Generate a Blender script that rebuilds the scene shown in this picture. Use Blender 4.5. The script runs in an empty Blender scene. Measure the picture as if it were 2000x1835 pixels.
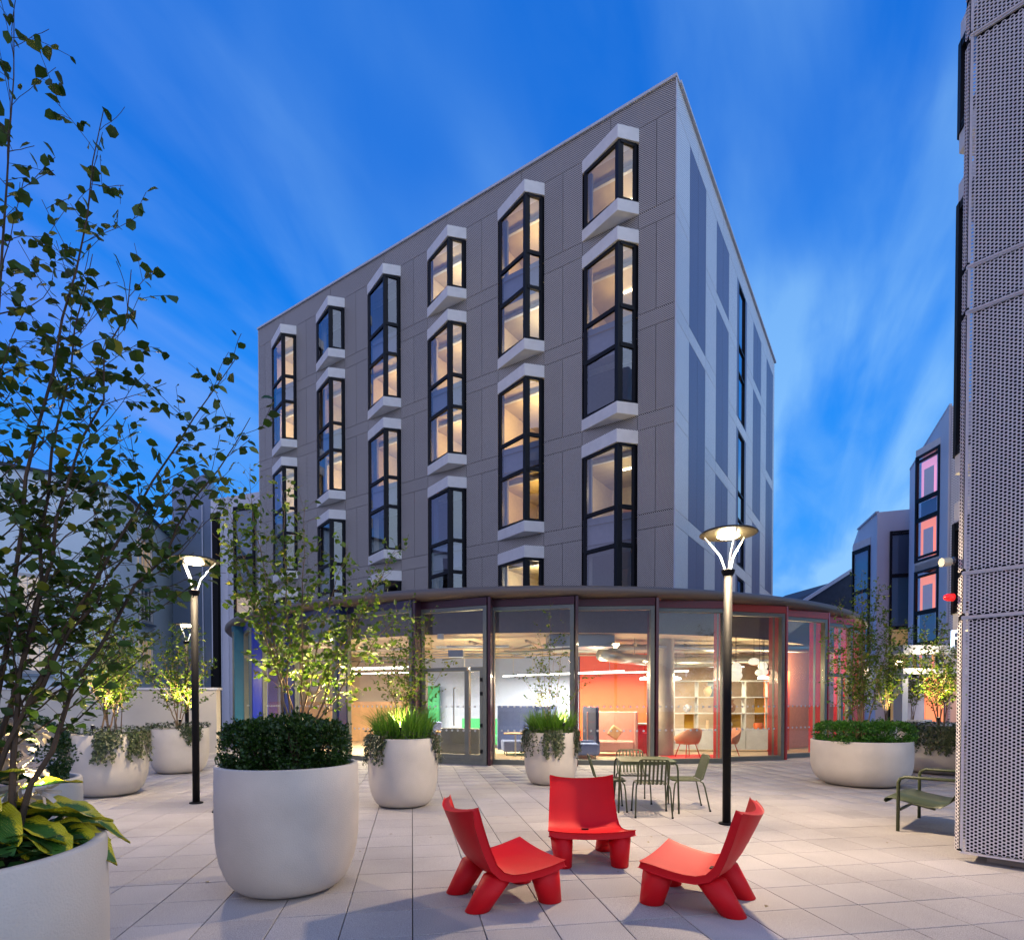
import bpy, math, random
import numpy as np
from mathutils import Vector, Matrix
R_ = math.radians
random.seed(7); rng = np.random.default_rng(11)
sc = bpy.context.scene
COL = sc.collection

# ------------------------------------------------------------------ camera
cd = bpy.data.cameras.new('camera'); cam = bpy.data.objects.new('camera', cd); COL.objects.link(cam)
cd.sensor_width = 36; cd.sensor_fit = 'HORIZONTAL'; cd.lens = 36 * 1120 / 2000
cd.shift_x = 0; cd.shift_y = (1389.0 - 917.5) / 2000
cd.clip_start = .05; cd.clip_end = 3000
cam.location = (0, 0, 1.6); cam.rotation_euler = (R_(89.0), 0, 0)
sc.camera = cam

# ------------------------------------------------------------------ world, sun, exposure
w = bpy.data.worlds.new('World'); sc.world = w; w.use_nodes = True
nt = w.node_tree; N = nt.nodes; L = nt.links; N.clear()
def wn(t, **k):
    n = N.new(t)
    for a, b in k.items(): setattr(n, a, b)
    return n
tc = wn('ShaderNodeTexCoord'); sep = wn('ShaderNodeSeparateXYZ'); L.new(tc.outputs['Generated'], sep.inputs[0])
def wmath(op, a, b=None, clamp=False):
    n = wn('ShaderNodeMath', operation=op, use_clamp=clamp)
    for i, v in enumerate((a, b)):
        if v is None: continue
        if isinstance(v, (int, float)): n.inputs[i].default_value = v
        else: L.new(v, n.inputs[i])
    return n.outputs[0]
ramp = wn('ShaderNodeValToRGB'); L.new(sep.outputs['Z'], ramp.inputs[0])
cr = ramp.color_ramp; cr.elements[0].position = 0.0; cr.elements[0].color = (.17, .50, 1.0, 1)
cr.elements[1].position = 1.0; cr.elements[1].color = (.0, .12, .60, 1)
for p, c in ((.1, (.12, .43, 1.0)), (.25, (.03, .33, 1.0)), (.45, (.0, .24, .93)), (.65, (.0, .16, .74))):
    e = cr.elements.new(p); e.color = (*c, 1)
# thin streaked clouds on a plane high above: direction / (z + k)
den = wmath('ADD', sep.outputs['Z'], .22)
comb = wn('ShaderNodeCombineXYZ')
L.new(wmath('DIVIDE', sep.outputs['X'], den), comb.inputs[0]); L.new(wmath('DIVIDE', sep.outputs['Y'], den), comb.inputs[1])
def cnoise(rot, scl, loc, sc_, det, dist, f0, f1):
    mp = wn('ShaderNodeMapping', vector_type='POINT'); mp.inputs['Rotation'].default_value = (0, 0, R_(rot)); mp.inputs['Scale'].default_value = scl; mp.inputs['Location'].default_value = loc
    r0 = wn('ShaderNodeMapping'); r0.inputs['Rotation'].default_value = (0, 0, R_(rot)); L.new(comb.outputs[0], r0.inputs[0]); mp.inputs['Rotation'].default_value = (0, 0, 0); L.new(r0.outputs[0], mp.inputs[0])
    n1 = wn('ShaderNodeTexNoise'); n1.inputs['Scale'].default_value = sc_; n1.inputs['Detail'].default_value = det; n1.inputs['Roughness'].default_value = .5; n1.inputs['Distortion'].default_value = dist
    L.new(mp.outputs[0], n1.inputs['Vector']); m = wn('ShaderNodeMapRange'); m.interpolation_type = 'SMOOTHSTEP'; m.inputs['From Min'].default_value = f0; m.inputs['From Max'].default_value = f1; L.new(n1.outputs[0], m.inputs['Value']); return m.outputs[0]
patch = cnoise(0, (1, 1, 1), (5.1, 2.6, 0), 1.1, 3, .3, .26, .54)
streak = cnoise(22, (1.5, .42, 1), (1.7, .4, 0), 2.1, 6, .6, .36, .66)
fine = cnoise(30, (1.5, .5, 1), (8.7, 3.4, 0), 5.5, 5, .6, .3, .75)
dens = wmath('MULTIPLY', patch, wmath('ADD', wmath('MULTIPLY', streak, 1.05), wmath('MULTIPLY', fine, .35)), clamp=True)
low = wn('ShaderNodeMapRange'); low.inputs['From Min'].default_value = 0; low.inputs['From Max'].default_value = .75
low.inputs['To Min'].default_value = 1.0; low.inputs['To Max'].default_value = .42; L.new(sep.outputs['Z'], low.inputs['Value'])
cloud = wmath('MULTIPLY', dens, low.outputs[0])
# cloud tint: lavender towards the west (left), pale blue towards the right
tint = wn('ShaderNodeMix', data_type='RGBA')
tf = wn('ShaderNodeMapRange'); tf.inputs['From Min'].default_value = -.6; tf.inputs['From Max'].default_value = -.2; L.new(sep.outputs['X'], tf.inputs['Value'])
L.new(tf.outputs[0], tint.inputs[0]); tint.inputs[6].default_value = (.14, .27, .95, 1); tint.inputs[7].default_value = (.30, .62, 1.0, 1)
mixc = wn('ShaderNodeMix', data_type='RGBA'); L.new(cloud, mixc.inputs[0]); L.new(ramp.outputs[0], mixc.inputs[6]); L.new(tint.outputs[2], mixc.inputs[7])
# the evening half of the sky behind the camera is covered by paler lavender cloud
bk = wn('ShaderNodeMapRange'); bk.interpolation_type = 'SMOOTHSTEP'; bk.inputs['From Min'].default_value = .2; bk.inputs['From Max'].default_value = .75; L.new(wmath('SUBTRACT', wmath('MULTIPLY', sep.outputs['X'], -.72), wmath('MULTIPLY', sep.outputs['Y'], .69)), bk.inputs['Value'])
mixb = wn('ShaderNodeMix', data_type='RGBA'); L.new(wmath('MULTIPLY', bk.outputs[0], .8), mixb.inputs[0]); L.new(mixc.outputs[2], mixb.inputs[6]); mixb.inputs[7].default_value = (.48, .47, .72, 1)
bg = wn('ShaderNodeBackground'); L.new(mixb.outputs[2], bg.inputs[0]); bg.inputs[1].default_value = 1.0
sky = wn('ShaderNodeTexSky', sky_type='NISHITA'); sky.sun_disc = False; sky.sun_elevation = R_(-1.5); sky.sun_rotation = R_(200); sky.air_density = 1.5
bg2 = wn('ShaderNodeBackground'); L.new(sky.outputs[0], bg2.inputs[0]); bg2.inputs[1].default_value = .05
add = wn('ShaderNodeAddShader'); L.new(bg.outputs[0], add.inputs[0]); L.new(bg2.outputs[0], add.inputs[1])
out = wn('ShaderNodeOutputWorld'); L.new(add.outputs[0], out.inputs[0])
sd = bpy.data.lights.new('dusk_fill', 'SUN'); so = bpy.data.objects.new('dusk_fill', sd); COL.objects.link(so)
sd.energy = .8; sd.angle = R_(75); sd.color = (1, .92, .86)  # wide soft fill light added for the dusk; no sun is up
_d = Vector((-.62, .62, -.62)); so.rotation_euler = _d.to_track_quat('-Z', 'Y').to_euler()
vs = sc.view_settings; vs.view_transform = 'Standard'; vs.look = 'None'; vs.gamma = 1; vs.exposure = 0.0; vs.use_curve_mapping = False
sc.cycles.max_bounces = 7; sc.cycles.diffuse_bounces = 3; sc.cycles.transparent_max_bounces = 24; sc.cycles.glossy_bounces = 3
sc.cycles.caustics_reflective = False; sc.cycles.caustics_refractive = False; sc.cycles.sample_clamp_indirect = 4

# ------------------------------------------------------------------ materials
MATS = {}
def newmat(name):
    m = bpy.data.materials.new(name); m.use_nodes = True; MATS[name] = m
    return m, m.node_tree.nodes, m.node_tree.links, m.node_tree.nodes['Principled BSDF']
def mat(name, col, rough=.6, metal=0, var=.06, scale=8, bump=0, bscale=60, coat=0, spec=.5, emit=None, es=0):
    m, n, l, b = newmat(name)
    b.inputs['Roughness'].default_value = rough; b.inputs['Metallic'].default_value = metal
    b.inputs['Specular IOR Level'].default_value = spec; b.inputs['Coat Weight'].default_value = coat
    t = n.new('ShaderNodeTexCoord')
    nz = n.new('ShaderNodeTexNoise'); nz.inputs['Scale'].default_value = scale; nz.inputs['Detail'].default_value = 4; l.new(t.outputs['Object'], nz.inputs['Vector'])
    r = n.new('ShaderNodeMapRange'); r.inputs['From Min'].default_value = .3; r.inputs['From Max'].default_value = .7
    r.inputs['To Min'].default_value = 1 - var; r.inputs['To Max'].default_value = 1 + var; l.new(nz.outputs[0], r.inputs['Value'])
    vm = n.new('ShaderNodeVectorMath'); vm.operation = 'SCALE'; vm.inputs[0].default_value = col; l.new(r.outputs[0], vm.inputs['Scale'])
    l.new(vm.outputs[0], b.inputs['Base Color'])
    if bump:
        n2 = n.new('ShaderNodeTexNoise'); n2.inputs['Scale'].default_value = bscale; n2.inputs['Detail'].default_value = 3; l.new(t.outputs['Object'], n2.inputs['Vector'])
        bp = n.new('ShaderNodeBump'); bp.inputs['Strength'].default_value = bump; bp.inputs['Distance'].default_value = .01; l.new(n2.outputs[0], bp.inputs['Height']); l.new(bp.outputs[0], b.inputs['Normal'])
    if emit:
        b.inputs['Emission Color'].default_value = (*emit, 1); b.inputs['Emission Strength'].default_value = es
    return m
def perfmat(name, col, hole, pitch, rad, rough=.45, metal=.3):
    """perforated sheet too far off to tell the holes apart: staggered dots on the panel's own x and z"""
    m, n, l, b = newmat(name)
    t = n.new('ShaderNodeTexCoord'); s = n.new('ShaderNodeSeparateXYZ'); l.new(t.outputs['Object'], s.inputs[0])
    c = n.new('ShaderNodeCombineXYZ'); l.new(s.outputs['X'], c.inputs[0]); l.new(s.outputs['Z'], c.inputs[1])
    mp = n.new('ShaderNodeMapping'); mp.inputs['Rotation'].default_value = (0, 0, R_(45)); mp.inputs['Scale'].default_value = (1.4142 / pitch,) * 3; l.new(c.outputs[0], mp.inputs[0])
    v = n.new('ShaderNodeTexVoronoi'); v.voronoi_dimensions = '2D'; v.inputs['Randomness'].default_value = 0; v.inputs['Scale'].default_value = 1; l.new(mp.outputs[0], v.inputs['Vector'])
    r = n.new('ShaderNodeMapRange'); r.inputs['From Min'].default_value = rad - .05; r.inputs['From Max'].default_value = rad + .05; l.new(v.outputs['Distance'], r.inputs['Value'])
    mx = n.new('ShaderNodeMix'); mx.data_type = 'RGBA'; l.new(r.outputs[0], mx.inputs[0])
    nz = n.new('ShaderNodeTexNoise'); nz.inputs['Scale'].default_value = .9; l.new(t.outputs['Object'], nz.inputs['Vector'])
    oi = n.new('ShaderNodeObjectInfo')
    ad = n.new('ShaderNodeMath'); ad.operation = 'MULTIPLY_ADD'; ad.inputs[1].default_value = .09; ad.inputs[2].default_value = .91; l.new(oi.outputs['Random'], ad.inputs[0])
    ad2 = n.new('ShaderNodeMath'); ad2.operation = 'MULTIPLY_ADD'; ad2.inputs[1].default_value = .1; l.new(nz.outputs[0], ad2.inputs[0]); l.new(ad.outputs[0], ad2.inputs[2])
    vm = n.new('ShaderNodeVectorMath'); vm.operation = 'SCALE'; vm.inputs[0].default_value = col; l.new(ad2.outputs[0], vm.inputs['Scale'])
    mx.inputs[6].default_value = (*hole, 1); l.new(vm.outputs[0], mx.inputs[7]); l.new(mx.outputs[2], b.inputs['Base Color'])
    b.inputs['Roughness'].default_value = rough; b.inputs['Metallic'].default_value = metal
    return m
def glassmat(name, ior=1.55, tint=(.93, .96, .95), refl=(1, 1, 1)):
    m, n, l, b = newmat(name); n.remove(b)
    tr = n.new('ShaderNodeBsdfTransparent'); tr.inputs[0].default_value = (*tint, 1)
    gl = n.new('ShaderNodeBsdfGlossy'); gl.inputs['Color'].default_value = (*refl, 1); gl.inputs['Roughness'].default_value = .015
    fr = n.new('ShaderNodeFresnel'); gm = n.new('ShaderNodeNewGeometry'); im = n.new('ShaderNodeMix'); l.new(gm.outputs['Backfacing'], im.inputs[0]); im.inputs[2].default_value = ior; im.inputs[3].default_value = 1 / ior; l.new(im.outputs[0], fr.inputs['IOR'])
    nz = n.new('ShaderNodeTexNoise'); nz.inputs['Scale'].default_value = .7; bp = n.new('ShaderNodeBump'); bp.inputs['Strength'].default_value = .05; bp.inputs['Distance'].default_value = .05
    l.new(nz.outputs[0], bp.inputs['Height']); l.new(bp.outputs[0], gl.inputs['Normal'])
    mx = n.new('ShaderNodeMixShader'); l.new(fr.outputs[0], mx.inputs[0]); l.new(tr.outputs[0], mx.inputs[1]); l.new(gl.outputs[0], mx.inputs[2])
    l.new(mx.outputs[0], n['Material Output'].inputs[0])
    return m
def emitmat(name, col, s):
    m, n, l, b = newmat(name)
    b.inputs['Base Color'].default_value = (.8, .8, .8, 1); b.inputs['Emission Color'].default_value = (*col, 1); b.inputs['Emission Strength'].default_value = s
    return m
def leafmat(name, c1, c2, c3=None, trans=.35, rough=.45):
    m, n, l, b = newmat(name)
    g = n.new('ShaderNodeNewGeometry'); oi = n.new('ShaderNodeObjectInfo')
    ad = n.new('ShaderNodeMath'); ad.operation = 'ADD'; l.new(g.outputs['Random Per Island'], ad.inputs[0]); l.new(oi.outputs['Random'], ad.inputs[1])
    frc = n.new('ShaderNodeMath'); frc.operation = 'FRACT'; l.new(ad.outputs[0], frc.inputs[0])
    r = n.new('ShaderNodeValToRGB'); l.new(frc.outputs[0], r.inputs[0])
    r.color_ramp.elements[0].color = (*c1, 1); r.color_ramp.elements[1].color = (*c2, 1)
    if c3:
        r.color_ramp.elements[1].position = .9; e = r.color_ramp.elements.new(1.0); e.color = (*c3, 1)
    l.new(r.outputs[0], b.inputs['Base Color']); b.inputs['Roughness'].default_value = rough
    tl = n.new('ShaderNodeBsdfTranslucent'); l.new(r.outputs[0], tl.inputs[0])
    mx = n.new('ShaderNodeMixShader'); mx.inputs[0].default_value = trans; l.new(b.outputs[0], mx.inputs[1]); l.new(tl.outputs[0], mx.inputs[2]); l.new(mx.outputs[0], n['Material Output'].inputs[0])
    return m
def tilemat(name):
    m, n, l, b = newmat(name)
    g = n.new('ShaderNodeNewGeometry')
    mp = n.new('ShaderNodeMapping'); mp.vector_type = 'TEXTURE'; mp.inputs['Rotation'].default_value = (0, 0, R_(TROT)); l.new(g.outputs['Position'], mp.inputs[0])
    sn = n.new('ShaderNodeVectorMath'); sn.operation = 'DIVIDE'; sn.inputs[1].default_value = (TP, TP, 50); l.new(mp.outputs[0], sn.inputs[0])
    fl = n.new('ShaderNodeVectorMath'); fl.operation = 'FLOOR'; l.new(sn.outputs[0], fl.inputs[0])
    wnz = n.new('ShaderNodeTexWhiteNoise'); l.new(fl.outputs[0], wnz.inputs['Vector'])
    big = n.new('ShaderNodeTexNoise'); big.inputs['Scale'].default_value = .8; big.inputs['Detail'].default_value = 5; l.new(g.outputs['Position'], big.inputs['Vector'])
    sp = n.new('ShaderNodeTexNoise'); sp.inputs['Scale'].default_value = 170; sp.inputs['Detail'].default_value = 2; l.new(g.outputs['Position'], sp.inputs['Vector'])
    def mr(i, a, bb, f0=.3, f1=.7):
        r = n.new('ShaderNodeMapRange'); r.inputs['From Min'].default_value = f0; r.inputs['From Max'].default_value = f1; r.inputs['To Min'].default_value = a; r.inputs['To Max'].default_value = bb; l.new(i, r.inputs['Value']); return r.outputs[0]
    def mul(a, bb):
        q = n.new('ShaderNodeMath'); q.operation = 'MULTIPLY'; l.new(a, q.inputs[0]); l.new(bb, q.inputs[1]); return q.outputs[0]
    f = mul(mul(mr(wnz.outputs[0], .88, 1.07, 0, 1), mr(big.outputs[0], .78, 1.10)), mr(sp.outputs[0], .55, 1.38))
    vm = n.new('ShaderNodeVectorMath'); vm.operation = 'SCALE'; vm.inputs[0].default_value = (.405, .375, .365); l.new(f, vm.inputs['Scale']); l.new(vm.outputs[0], b.inputs['Base Color'])
    b.inputs['Roughness'].default_value = .7
    bp = n.new('ShaderNodeBump'); bp.inputs['Strength'].default_value = .12; bp.inputs['Distance'].default_value = .004; l.new(sp.outputs[0], bp.inputs['Height']); l.new(bp.outputs[0], b.inputs['Normal'])
    return m
TP = .495; TROT = 9.9
mtile = tilemat('granite tile')
mbed = mat('joint sand', (.07, .065, .06), .95)
mwhite = mat('white render', (.62, .60, .58), .65, bump=.12, bscale=90, var=.03, scale=3)
mpot = mat('planter white', (.52, .475, .42), .6, bump=.3, bscale=110, var=.10, scale=2.2)
mcap = mat('white concrete cap', (.84, .80, .74), .6, var=.05, scale=4)
mframe = mat('black aluminium', (.008, .009, .012), .5, var=.1, spec=.2)
mblack = mat('black post paint', (.007, .007, .008), .6, var=.1, spec=.15)
mperf = perfmat('perforated grey cladding', (.66, .60, .52), (.012, .012, .014), .062, .40)
mperfl = perfmat('perforated pale cladding', (.90, .85, .77), (.24, .23, .24), .055, .28)
mperfd = perfmat('perforated violet cladding', (.24, .235, .31), (.07, .07, .10), .055, .30)
mcoping = mat('coping metal', (.62, .63, .68), .5, .0)
mback = mat('dark wall behind cladding', (.007, .007, .010), .9, spec=.1)
mnear = mat('perforated sheet metal', (.68, .63, .62), .5, .05, var=.04)
mglass = glassmat('window glass', 2.35, (.92, .94, .96))
mglassd = glassmat('shopfront glass', 1.5, (.95, .97, .96))
mspand = mat('dark spandrel glass', (.03, .03, .05), .06, coat=1.0, spec=.8)
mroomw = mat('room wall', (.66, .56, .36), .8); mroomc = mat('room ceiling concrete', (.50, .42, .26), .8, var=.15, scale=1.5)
mroomf = mat('room floor', (.25, .17, .1), .6); mroomd = mat('unlit room wall', (.22, .22, .27), .8)  # unlit room wall: darker copy, the missing lamplight put into its colour
mcurt1 = mat('grey curtain', (.30, .30, .33), .9); mcurt2 = mat('cream curtain', (.62, .55, .45), .9); mcurt3 = mat('blue curtain', (.12, .17, .30), .9)
mled = emitmat('led strip', (1, .86, .66), 7); mledw = emitmat('led strip white', (1, .93, .8), 6)
mlamp = emitmat('lamp glow', (1, .80, .42), 60); mring = emitmat('lamp arm glow', (1, .86, .7), .25)
mred = mat('red plastic', (.60, .003, .009), .5, var=.02, bump=.05, bscale=300, spec=.25)
mgreen = mat('olive metal', (.048, .062, .022), .42, var=.05)
mgframe = mat('grey green frame', (.15, .165, .15), .4, .3)
mconc = mat('concrete', (.40, .35, .28), .75, var=.18, scale=1.6, bump=.1, bscale=20)
mceil = mat('soffit concrete', (.52, .43, .31), .8, var=.08, scale=1)
msoff = mat('dark bulkhead', (.12, .105, .11), .7)
mcanopy = mat('bronze fascia', (.17, .13, .10), .45, .2, var=.04, scale=1)
mwood = mat('light wood floor', (.42, .32, .22), .45, var=.08, scale=2)
mpale = mat('pale blue wall', (.36, .46, .74), .8, var=.02); morange = mat('orange red wall', (.75, .10, .03), .7, var=.03)
mrose = mat('rose fabric', (.55, .26, .22), .9); mpeach = mat('peach shell', (.68, .30, .18), .6)
mblue = mat('blue fabric', (.12, .17, .36), .9); mnavy = mat('navy fabric', (.03, .035, .08), .9); mgfab = mat('green fabric', (.04, .33, .16), .8)
mshelf = mat('white lacquer', (.58, .63, .66), .4); msteel = mat('galvanised duct', (.5, .5, .47), .3, .9); mochre = mat('ochre panel', (.50, .28, .02), .6)
mtan = mat('tan wood panel', (.50, .30, .15), .6, var=.12, scale=3)
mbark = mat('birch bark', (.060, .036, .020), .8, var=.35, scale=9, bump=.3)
mbarkl = mat('lit birch bark', (.20, .125, .065), .75, var=.3, scale=9, bump=.3)  # paler copy of the birch bark, uplight put into its colour
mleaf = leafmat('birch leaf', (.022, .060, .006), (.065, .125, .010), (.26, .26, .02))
mleafl = leafmat('lit birch leaf', (.045, .10, .008), (.15, .25, .015), (.34, .32, .02), trans=.45)  # paler copy of the birch leaf, uplight put into its colour
mbox = leafmat('box leaf', (.010, .034, .005), (.040, .095, .014), trans=.2, rough=.32)
mhedge = leafmat('bright hedge leaf', (.025, .10, .008), (.07, .22, .015), trans=.25)
mgrass = leafmat('grass blade', (.07, .19, .012), (.17, .34, .03), trans=.4)
mivy = leafmat('ivy leaf', (.022, .045, .012), (.07, .09, .03), (.14, .15, .05), trans=.2)
msoil = mat('soil', (.02, .014, .01), 1)
mredlamp = mat('red beacon', (.7, .01, .015), .2, emit=(1, .03, .03), es=.6)
mneon = emitmat('white neon', (.55, .75, 1), 9)
mslate = mat('slate roof', (.035, .045, .07), .7, var=.2, scale=3)
mlavw = mat('lavender facade', (.74, .72, .76), .6, 0, var=.04, scale=.7)
mstone = perfmat('ribbed facade', (.62, .58, .58), (.34, .31, .33), .12, .3, .6, .0)
mhouse = mat('pale blue render', (.72, .82, .88), .8, var=.06, scale=.6)
mdclad = mat('blue grey panel', (.20, .25, .32), .4, .4, var=.08, scale=.5)
mcurtain = mat('glowing cream shutter', (.70, .52, .34), .8, emit=(1, .66, .36), es=.35)  # shutter emits by itself, in place of a lamp in the room
mcream = mat('low wall render', (.60, .55, .47), .8, var=.08, scale=1.2)
mlily = mat('lily petal', (.60, .50, .42), .5); mpin = mat('lit pink room', (.75, .35, .45), .8); morg = mat('lit orange room', (.80, .24, .12), .8)
mpersp = mat('glowing yellow blind', (.70, .42, .12), .8, emit=(1, .6, .2), es=.25)  # blind emits by itself, in place of room light behind it

# ------------------------------------------------------------------ mesh helpers
class MB:
    def __init__(s): s.v = []; s.f = []
    def box(s, c, d, rz=0, M=None):
        x, y, z = [q / 2 for q in d]; n = len(s.v)
        pts = [(-x, -y, -z), (x, -y, -z), (x, y, -z), (-x, y, -z), (-x, -y, z), (x, -y, z), (x, y, z), (-x, y, z)]
        cz, sz = math.cos(rz), math.sin(rz)
        for p in pts:
            if M is not None: q = M @ Vector(p); s.v.append((q[0] + c[0], q[1] + c[1], q[2] + c[2]))
            else: s.v.append((p[0] * cz - p[1] * sz + c[0], p[0] * sz + p[1] * cz + c[1], p[2] + c[2]))
        s.f += [tuple(n + i for i in q) for q in ((0, 3, 2, 1), (4, 5, 6, 7), (0, 1, 5, 4), (1, 2, 6, 5), (2, 3, 7, 6), (3, 0, 4, 7))]
        return s
    def bar(s, a, b, w_, h_, up=(0, 0, 1)):
        a = Vector(a); b = Vector(b); d = b - a; Ln = d.length; y = d.normalized(); u = Vector(up)
        if abs(y.dot(u)) > .98: u = Vector((1, 0, 0))
        x = y.cross(u).normalized(); z = x.cross(y)
        M = Matrix((x, y, z)).transposed(); return s.box((a + b) / 2, (w_, Ln, h_), M=M)
    def prism(s, poly, z0, z1):
        n = len(s.v); k = len(poly)
        s.v += [(x, y, z0) for x, y in poly] + [(x, y, z1) for x, y in poly]
        s.f += [tuple(n + i for i in reversed(range(k))), tuple(n + k + i for i in range(k))]
        s.f += [(n + i, n + (i + 1) % k, n + k + (i + 1) % k, n + k + i) for i in range(k)]
        return s
    def quad(s, a, b, c, d):
        n = len(s.v); s.v += [tuple(a), tuple(b), tuple(c), tuple(d)]; s.f.append((n, n + 1, n + 2, n + 3)); return s
    def tube(s, pts, r, k=6, cap=True):
        pts = [Vector(p) for p in pts]; n0 = len(s.v); m = len(pts)
        rs = r if isinstance(r, (list, tuple)) else [r] * m
        prev = None
        for i, p in enumerate(pts):
            t = (pts[min(i + 1, m - 1)] - pts[max(i - 1, 0)]).normalized()
            if prev is None:
                u = Vector((0, 0, 1)) if abs(t.z) < .9 else Vector((1, 0, 0)); x = t.cross(u).normalized()
            else: x = (prev - t * prev.dot(t)).normalized()
            prev = x; y = t.cross(x)
            for j in range(k):
                an = 2 * math.pi * j / k; q = p + (x * math.cos(an) + y * math.sin(an)) * rs[i]; s.v.append(tuple(q))
        for i in range(m - 1):
            for j in range(k):
                a = n0 + i * k + j; b = n0 + i * k + (j + 1) % k; s.f.append((a, b, b + k, a + k))
        if cap: s.f += [tuple(n0 + j for j in reversed(range(k))), tuple(n0 + (m - 1) * k + j for j in range(k))]
        return s
    def lathe(s, prof, k=32, c=(0, 0, 0), a0=0, a1=2 * math.pi):
        n0 = len(s.v); m = len(prof); full = abs(a1 - a0 - 2 * math.pi) < 1e-6; kk = k if full else k + 1
        for r, z in prof:
            for j in range(kk):
                an = a0 + (a1 - a0) * j / k; s.v.append((c[0] + r * math.cos(an), c[1] + r * math.sin(an), c[2] + z))
        for i in range(m - 1):
            for j in range(k):
                a = n0 + i * kk + j; b = n0 + i * kk + (j + 1) % kk; s.f.append((a, b, b + kk, a + kk))
        return s
    def sphere(s, c, r, k=14, sz=1):
        return s.lathe([(max(1e-4, r * math.sin(math.pi * i / k)), -r * sz * math.cos(math.pi * i / k)) for i in range(k + 1)], 16, c)
    def mesh(s, name, m, smooth=False):
        me = bpy.data.meshes.new(name); me.from_pydata(s.v, [], s.f); me.materials.append(m)
        if smooth: me.shade_smooth()
        return me
    def build(s, name, m, parent=None, smooth=False, **kw):
        return link(name, s.mesh(name, m, smooth), parent, **kw)
def link(name, me, parent=None, loc=None, rz=None, label=None, cat=None, group=None, kind=None, bevel=0):
    o = bpy.data.objects.new(name, me); COL.objects.link(o)
    if parent is not None: o.parent = parent
    if loc is not None: o.location = loc
    if rz is not None: o.rotation_euler = (0, 0, rz)
    if bevel:
        b = o.modifiers.new('bevel', 'BEVEL'); b.width = bevel; b.segments = 2; b.limit_method = 'ANGLE'; b.angle_limit = R_(40)
    return tag(o, label, cat, group, kind)
def tag(o, label=None, cat=None, group=None, kind=None):
    if label: o['label'] = label
    if cat: o['category'] = cat
    if group: o['group'] = group
    if kind: o['kind'] = kind
    return o
def thing(name, label, cat, loc=(0, 0, 0), rz=0, group=None): return link(name, None, None, loc, rz, label, cat, group)
def npmesh(name, V, F, m, smooth=False):
    me = bpy.data.meshes.new(name); k = F.shape[1]
    me.vertices.add(len(V)); me.vertices.foreach_set('co', V.astype(np.float32).ravel())
    me.loops.add(F.size); me.loops.foreach_set('vertex_index', F.astype(np.int32).ravel())
    me.polygons.add(len(F)); me.polygons.foreach_set('loop_start', np.arange(0, F.size, k, dtype=np.int32))
    me.materials.append(m); me.update(calc_edges=True)
    if smooth: me.shade_smooth()
    return me
def lamp(kind, name, parent, loc, energy, col, size=.1, **k):
    d = bpy.data.lights.new(name, kind); d.energy = energy; d.color = col
    if kind == 'AREA': d.size = size
    else: d.shadow_soft_size = size
    for a, b in k.items(): setattr(d, a, b)
    o = bpy.data.objects.new(name, d); COL.objects.link(o); o.location = loc
    if parent is not None: o.parent = parent
    return o

# ------------------------------------------------------------------ ground
DC = (1.25, 27.55)                                   # centre of the round pavilion
ground = MB().quad((-400, -60, -.06), (400, -60, -.06), (400, 900, -.06), (-400, 900, -.06)).build('ground', mbed, kind='structure')
g2 = MB().quad((-120, 24, -.012), (120, 24, -.012), (120, 300, -.012), (-120, 300, -.012)).build('far_pavement', mtile, kind='structure')
paving = MB().quad((-45, -12, -.03), (45, -12, -.03), (45, 60, -.03), (-45, 60, -.03)).build('paving', mbed, kind='structure')
ct, st_ = math.cos(R_(TROT)), math.sin(R_(TROT))
tiles = []
for i in range(-60, 70):
    for j in range(-20, 75):
        u = (i + .5) * TP; v = (j + .5) * TP
        x = u * ct - v * st_; y = u * st_ + v * ct
        if y < -6 or y > 27 or abs(x) > 24: continue
        if math.hypot(x - DC[0], y - DC[1]) < 12.5: continue
        vis = y > 1.6 and abs(x) < .93 * y + .3
        tiles.append((0 if vis and y > 3.3 else 1, math.hypot(x, y), x, y))
tiles.sort()
tg = .0035; h = TP / 2 - tg
tm = MB(); tm.v = [(-h, -h, -.03), (h, -h, -.03), (h, h, -.03), (-h, h, -.03), (-h, -h, -.003), (h, -h, -.003), (h, h, -.003), (-h, h, -.003), (-h + .003, -h + .003, 0), (h - .003, -h + .003, 0), (h - .003, h - .003, 0), (-h + .003, h - .003, 0)]
tm.f = [(0, 1, 5, 4), (1, 2, 6, 5), (2, 3, 7, 6), (3, 0, 4, 7), (4, 5, 9, 8), (5, 6, 10, 9), (6, 7, 11, 10), (7, 4, 8, 11), (8, 9, 10, 11)]
tme = tm.mesh('paving_tile', mtile)
for k, (a, d, x, y) in enumerate(tiles[:300]):
    o = link('paving_tile', tme, paving, (x, y, random.uniform(-.0012, .0012)), R_(TROT))
TV = np.array(tm.v); rest = np.array([(t[2], t[3]) for t in tiles[300:]])
rot = np.array([[ct, st_], [-st_, ct]])
V = np.repeat(TV[None], len(rest), 0); V[:, :, :2] = V[:, :, :2] @ rot + rest[:, None]; V[:, :, 2] += rng.uniform(-.0012, .0012, (len(rest), 1))
F = np.array(tm.f)[None] + (np.arange(len(rest)) * len(TV))[:, None, None]
link('paving_tile_field', npmesh('paving_tile_field', V.reshape(-1, 3), F.reshape(-1, 4), mtile), paving, kind='stuff')

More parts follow.
